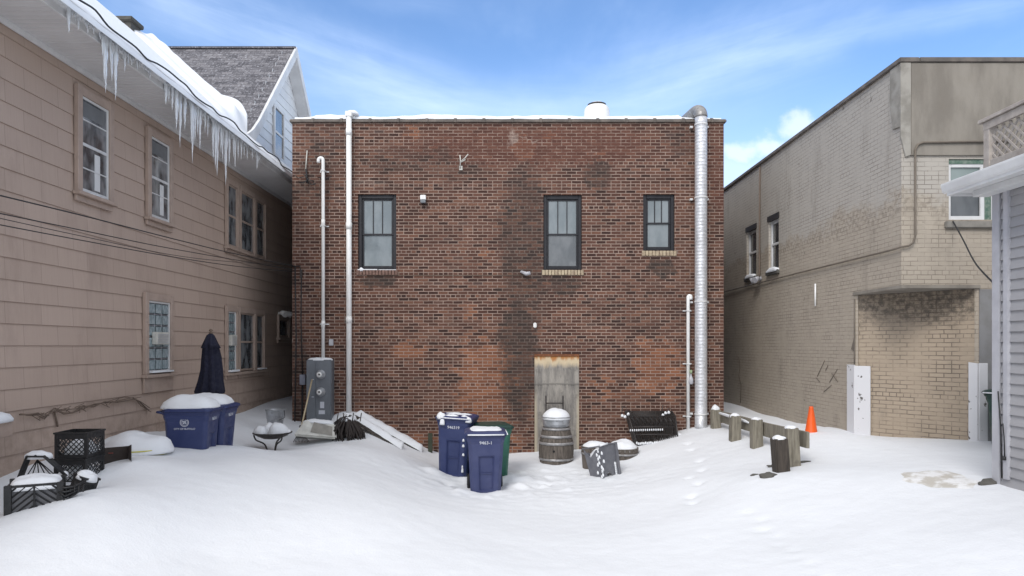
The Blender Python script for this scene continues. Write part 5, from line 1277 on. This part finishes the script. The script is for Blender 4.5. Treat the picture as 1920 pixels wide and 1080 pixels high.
for q_ in range(14): s.dome((-.20+.02*mn.noise(Vector((q_, 0, 0))), -.17+.26*mn.noise(Vector((q_*.7, 2, 0))), .1+.035*q_), .012, .022, .03, q_, n=10, rings=3)
for q_ in range(7): s.dome((.15+.03*mn.noise(Vector((q_, 5, 0))), -.185, .06+.035*q_), .02, .012, .03, q_+20, n=10, rings=3)
s.build('snow_dust', M['snow'], t, local=True)
# stack of metal fence panels
t = thing('metal_panel_stack', 'stack of dark wrought-iron panels leaning on the brick wall, snow on their edges', 'metal panels', ((1215-CX)*14.4/F, 14.4, .2))
rv = random.Random(9)
for pnl in range(5):
    dd = 14.62-.10*pnl; dx = pnl*4.0
    fr = MB(); ba = MB()
    def C(u, v, e=0):
        xa = 1172+dx*.9+u*(76)+v*(-18+12*u)+18-2*pnl; py = 836-v*(66-3*pnl)+ (2-pnl)*.8; return P(xa, py, dd-.22*(1-v)+e)
    for v in (0, .36, .62, 1): fr.tube([C(0, v), C(.5, v+.01), C(1, v)], .012, 5)
    for u in (0, 1): fr.tube([C(u, -.05), C(u, .5), C(u, 1.02)], .016, 5)
    for k in range(1, 21):
        u = k/21+rv.uniform(-.008, .008); ba.tube([C(u, 0), C(u, 1)], .007, 4, smooth=False)
    for k in range(10):
        u = (k+.5)/10; ba.tube([C(u+.04*math.cos(a), .82+.11*math.sin(a), -.01) for a in [2*PI*j/8 for j in range(9)]], .006, 4, smooth=False)
    po = fr.build('panel_frame', M['dark_metal'], t); ba.build('bars', M['dark_metal'], po)
s = MB()
for k in range(22): q = P(1194+k*3.3, 831+rv.uniform(-1, 1)-k*.12, 13.93); s.dome(q, .018, .02, .022, k, n=8, rings=3)
for k in range(16): q = P(1182+k*4, 806-k*.1, 14.05); s.dome(q, .014, .012, .012, k, n=8, rings=3)
for (a, b_) in ((1167, 779), (1172, 781), (1178, 776), (1243, 778), (1248, 774), (1254, 773)): s.dome(P(a, b_, 14.3), .03, .03, .03, a, n=10, rings=3)
s.dome(P(1272, 817, 14.2), .08, .06, .07, 2); s.dome(P(1262, 828, 14.1), .06, .05, .05, 3); s.build('snow_dust', M['snow'], t)
m_ = MB()
for u, v in ((1165, 762), (1172, 768), (1240, 760), (1250, 765), (1180, 772)): m_.tube([P(u, 780, 14.45), P(u+3, v, 14.45), P(u+10, v+3, 14.45)], .009, 5)
m_.build('scroll_ends', M['dark_metal'], t)
MB().box(wx(1196)*.97, wx(1262)*.97, 14.15, 14.6, .05, .33).build('base_block', M['cement_light'], t, bevel=.02)

# ------------------------------------------------------------------ guardrail, stump, cone
t = thing('guardrail', 'weathered wooden guardrail of four snow-topped posts by the parking area', 'guardrail', (4.2, 12, .65))
G = [(1344, 14.15, 768, 17), (1380.5, 12.5, 780, 17), (1422, 11.55, 787, 19), (1491, 9.85, 803, 24)]; ctr = []
for i, (px, d, py, wpx) in enumerate(G):
    x = (px-CX)*d/F; zt = CAM+(CY-py)*d/F; h = .088; lean = Matrix.Rotation(R((0, 1, -1, -3.5)[i]), 4, 'Y')
    po = MB().box(x-h, x+h, d, d+.17, .2, zt, lean, (x, d, .65)).build('post', M['post'], t, bevel=.008)
    MB().dome((x+(-.03 if i == 3 else 0), d+.085, zt-.004), .085, .08, (.10, .05, .04, .035)[i], i+2, 1.6, 3, n=20, rings=6).build('snow_cap', M['snow'], po)
    ctr.append(Vector((x, d, zt)))
a, b_ = ctr[0]+Vector((.10, .3, -.04)), ctr[3]+Vector((.12, -.10, -.04))
for j, (p_, q_) in enumerate(((a, ctr[2]+Vector((.105, 0, -.05))), (ctr[2]+Vector((.105, -.005, -.05)), b_))):
    e1 = Vector((0, 0, -.235)); MB().prism([p_, q_, q_+e1, p_+e1], (.045, 0, 0)).build('rail', M['post'], t, bevel=.005, seg=1)
MB().dome(((a.x+ctr[1].x)/2+.05, 13.2, a.z-.01), .03, .9, .02, 3).build('rail_snow', M['snow'], t)
d = 9.45; x0, x1 = (1457-CX)*d/F, (1482-CX)*d/F; zt = CAM+(CY-824)*d/F
t = thing('dark_stump', 'dark wet cut-off post leaning beside the last guardrail post', 'post', ((x0+x1)/2, d, .6))
MB().box(x0, x1, d, d+.2, .3, zt, Matrix.Rotation(R(-4), 4, 'Y'), (x0, d, .7)).build('stump', M['darkpost'], t, bevel=.01)
MB().dome(((x0+x1)/2-.02, d+.1, zt-.004), .09, .1, .05, 9, 2, 3, n=20, rings=6).build('snow_cap', M['snow'], t)
d = 11.7; x = (1521-CX)*d/F; zt = CAM+(CY-762)*d/F; t = thing('traffic_cone', 'orange traffic cone standing in the snow near the tan wall', 'cone', (x, d, zt-.50))
MB().lathe((x, d, zt-.50), [(.115, 0), (.105, .03), (.036, .47), (.034, .495), (.026, .50), (.02, .48)], 28).build('cone_body', M['cone'], t)
MB().box(x-.16, x+.16, d-.16, d+.16, zt-.53, zt-.501).build('base_plate', M['cone'], t, bevel=.01)
# stones and slush
def blob(label, px, py, z, sx, sy, sz, seed, m=None, name='stone', cat='stone', snow=True):
    d = (CAM-z)*F/(py-CY); x = (px-CX)*d/F; bm = bmesh.new(); bmesh.ops.create_icosphere(bm, subdivisions=3, radius=1)
    for v in bm.verts:
        k = 1+.35*mn.noise(v.co*1.6+Vector((seed, 0, 0))); v.co = Vector((v.co.x*sx*k, v.co.y*sy*k, v.co.z*sz*k))
    mb = MB(); bm.verts.index_update(); g0 = gz(x, d); mb.add([v.co+Vector((x, d, g0)) for v in bm.verts], [[v.index for v in f.verts] for f in bm.faces], True); bm.free()
    o = mb.build(name, m or M['stone']); tag(o, label, cat)
    return o
blob('dark stone poking from the snow before the dark stump', 1442, 893, .6, .14, .09, .05, 1)
blob('small dark clod in the snow left of the stone', 1417, 887, .6, .07, .04, .025, 2)
blob('flat dark stone at the foot of the dark stump', 1450, 873, .62, .10, .06, .03, 3)
blob('black lump of debris at the foot of the grey house', 1858, 909, .85, .13, .07, .05, 4)
blob('frozen clod at the corner of the grey house', 1886, 903, .88, .07, .07, .08, 6, M['snow'], 'snow_clod', 'snow')
blob('small dark twig heap right of the last guardrail post', 1512, 869, .66, .12, .05, .018, 7)
sl = MB(); vs = []; fs = []
def slush(px0, px1, py0, py1, z, seed):
    d0 = (CAM-z)*F/(py1-CY); d1 = (CAM-z)*F/(py0-CY); xc = ((px0+px1)/2-CX)*(d0+d1)/2/F; rx_ = (px1-px0)/2*(d0+d1)/2/F; yc = (d0+d1)/2; ry_ = (d1-d0)/2; n = 40; rg = 8; vs = []
    for i in range(rg+1):
        for k in range(n):
            q = 2*PI*k/n; rr = i/rg*(1+.45*mn.noise(Vector((math.cos(q)*1.8, math.sin(q)*1.8, seed)))); x = xc+rx_*rr*math.cos(q); y = yc+ry_*rr*math.sin(q); vs.append((x, y))
    arr = np.array(vs); zz_ = ground(arr[:, 0], arr[:, 1])
    for i, (x, y) in enumerate(vs):
        f = .018*mn.noise(Vector((x*1.1, y*1.1, 0)))+.016*mn.noise(Vector((x*.45, y*1.0, 4)))+.007*mn.noise(Vector((x*5, y*5, 2)))
        e = (i//n)/rg
        vs[i] = (x, y, zz_[i]+f+.008*(1-e**3)-.004*(e > .99))
    o = MB().add(vs, [(i*n+k, (i+1)*n+k, (i+1)*n+(k+1) % n, i*n+(k+1) % n) for i in range(rg) for k in range(n)], True).build('slush_patch', M['slush']); tag(o, kind='structure')
slush(1705, 1825, 884, 912, .84, 1.5)

# ------------------------------------------------------------------ camera, sun, sky
cd_ = bpy.data.cameras.new('camera'); cam = bpy.data.objects.new('camera', cd_); col.objects.link(cam); sc.camera = cam
cam.location = (0, 0, CAM); cam.rotation_euler = (PI/2, 0, 0)
cd_.sensor_width = 36; cd_.lens = 36*F/1920; cd_.shift_x = (960-CX)/1920; cd_.shift_y = (CY-540)/1920; cd_.clip_end = 1000; cd_.clip_start = .05
SE, SA = R(42), R(205)      # sun behind the camera, a little to the left
ld = bpy.data.lights.new('sun', 'SUN'); ld.energy = 1.5; ld.angle = R(24); ld.color = (1, .955, .90)
lo = bpy.data.objects.new('sun', ld); col.objects.link(lo)
sv = Vector((math.sin(SA)*math.cos(SE), math.cos(SA)*math.cos(SE), math.sin(SE))); lo.rotation_euler = sv.to_track_quat('Z', 'Y').to_euler()
wd = bpy.data.worlds.new('World'); sc.world = wd; wd.use_nodes = True; nt = NT(wd.node_tree); bg = wd.node_tree.nodes['Background']
sky = nt.n('ShaderNodeTexSky', sky_type='NISHITA', sun_disc=False, sun_elevation=SE, sun_rotation=SA, altitude=100., air_density=1., dust_density=.6, ozone_density=2.)
g = nt.n('ShaderNodeTexCoord').outputs['Generated']; gs = nt.sep(g)
yp = nt.m('MAXIMUM', nt.m('ABSOLUTE', gs[1]), .15)
gx = nt.m('DIVIDE', gs[0], yp); gz_ = nt.m('DIVIDE', gs[2], yp)
pv = nt.comb(gx, gz_, 0.)
front = nt.mr(gs[1], 0., .3)
wob = nt.v('ADD', pv, nt.v('MULTIPLY', nt.v('SUBTRACT', nt.noise(pv, 2.2, 5, .6, 'Color'), (.5, .5, .5)), (.16, .10, 0)))
ws = nt.sep(wob)
def streak(x0, y0, x1, y1, w0, seed):
    a = ((x0-CX)/F, (CY-y0)/F); b_ = ((x1-CX)/F, (CY-y1)/F); dx, dy = b_[0]-a[0], b_[1]-a[1]; l = math.hypot(dx, dy); ux_, uy_ = dx/l, dy/l
    rx_ = nt.m('SUBTRACT', ws[0], a[0]); ry_ = nt.m('SUBTRACT', ws[1], a[1])
    al = nt.m('ADD', nt.m('MULTIPLY', rx_, ux_), nt.m('MULTIPLY', ry_, uy_)); pe = nt.m('ABSOLUTE', nt.m('SUBTRACT', nt.m('MULTIPLY', rx_, uy_), nt.m('MULTIPLY', ry_, ux_)))
    k = nt.m('MULTIPLY', nt.mr(pe, w0, 0), nt.m('MULTIPLY', nt.mr(al, -.08, .12), nt.mr(al, l+.1, l-.12)))
    fib = nt.noise(nt.comb(nt.m('MULTIPLY', al, 2.5), nt.m('MULTIPLY', nt.m('SUBTRACT', nt.m('MULTIPLY', gx, uy_), nt.m('MULTIPLY', gz_, ux_)), 22.), seed), 1., 5, .6)
    return nt.m('MULTIPLY', k, nt.mr(fib, .25, .75, .25, 1.))
c_ = nt.m('ADD', streak(230, -20, 900, 220, .085, 1.), streak(1150, 190, 1560, 60, .10, 2.))
c_ = nt.m('ADD', c_, nt.m('MULTIPLY', streak(1300, 130, 1950, 0, .035, 3.), .8))
c_ = nt.m('ADD', c_, nt.m('MULTIPLY', streak(560, 190, 1250, 210, .07, 4.), .7))
c_ = nt.m('ADD', c_, nt.m('MULTIPLY', streak(690, 10, 820, 30, .03, 5.), .6))
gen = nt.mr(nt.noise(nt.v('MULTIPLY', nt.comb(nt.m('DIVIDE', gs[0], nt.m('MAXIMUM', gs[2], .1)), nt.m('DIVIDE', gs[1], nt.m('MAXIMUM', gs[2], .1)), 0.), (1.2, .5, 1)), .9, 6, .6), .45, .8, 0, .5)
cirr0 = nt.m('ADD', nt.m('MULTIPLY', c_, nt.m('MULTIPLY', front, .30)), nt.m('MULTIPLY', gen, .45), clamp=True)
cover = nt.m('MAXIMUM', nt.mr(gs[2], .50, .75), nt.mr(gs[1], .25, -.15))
cover = nt.m('MULTIPLY', cover, nt.mr(nt.noise(nt.v('MULTIPLY', g, (1, 1, 2.5)), 2.6, 5, .6), .3, .6, .55, .95))   # unseen white overcast overhead and behind, added to neutralise the ambient light
cirr = cirr0
low = nt.mr(gz_, .44, .22, 0, .24)         # paler towards the horizon
cu_v = nt.v('ADD', pv, nt.v('MULTIPLY', nt.v('SUBTRACT', nt.noise(pv, 17, 5, .6, 'Color'), (.5, .5, .5)), (.07, .06, 0)))
def cb(x, y, rx_, ry_):
    dd = nt.v('LENGTH', nt.v('MULTIPLY', nt.v('SUBTRACT', cu_v, ((x-CX)/F, (CY-y)/F, 0)), (F/rx_, F/ry_, 0))); return nt.mr(dd, 1.35, .35)
cm = nt.m('MAXIMUM', cb(1495, 235, 34, 26), cb(1440, 275, 46, 22)); cm = nt.m('MAXIMUM', cm, cb(1385, 285, 40, 20)); cm = nt.m('MAXIMUM', cm, nt.m('MULTIPLY', cb(1380, 330, 90, 50), .55))
cm = nt.m('MULTIPLY', cm, front, clamp=True)
skc = sky.outputs[0]
tint = nt.v('MULTIPLY', skc, (1.02, 1.18, 1.36))
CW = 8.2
colr = nt.mix(nt.m('ADD', low, cirr, clamp=True), tint, (CW*.80, CW*.95, CW*1.2, 1))
colr = nt.mix(nt.m('MULTIPLY', cm, .5), colr, (CW*.9, CW*.94, CW*1.06, 1))
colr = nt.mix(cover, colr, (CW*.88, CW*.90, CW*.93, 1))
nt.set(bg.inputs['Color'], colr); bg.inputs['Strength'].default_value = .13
sc.view_settings.view_transform = 'Standard'; sc.view_settings.look = 'None'; sc.view_settings.gamma = 1; sc.view_settings.exposure = 0.38
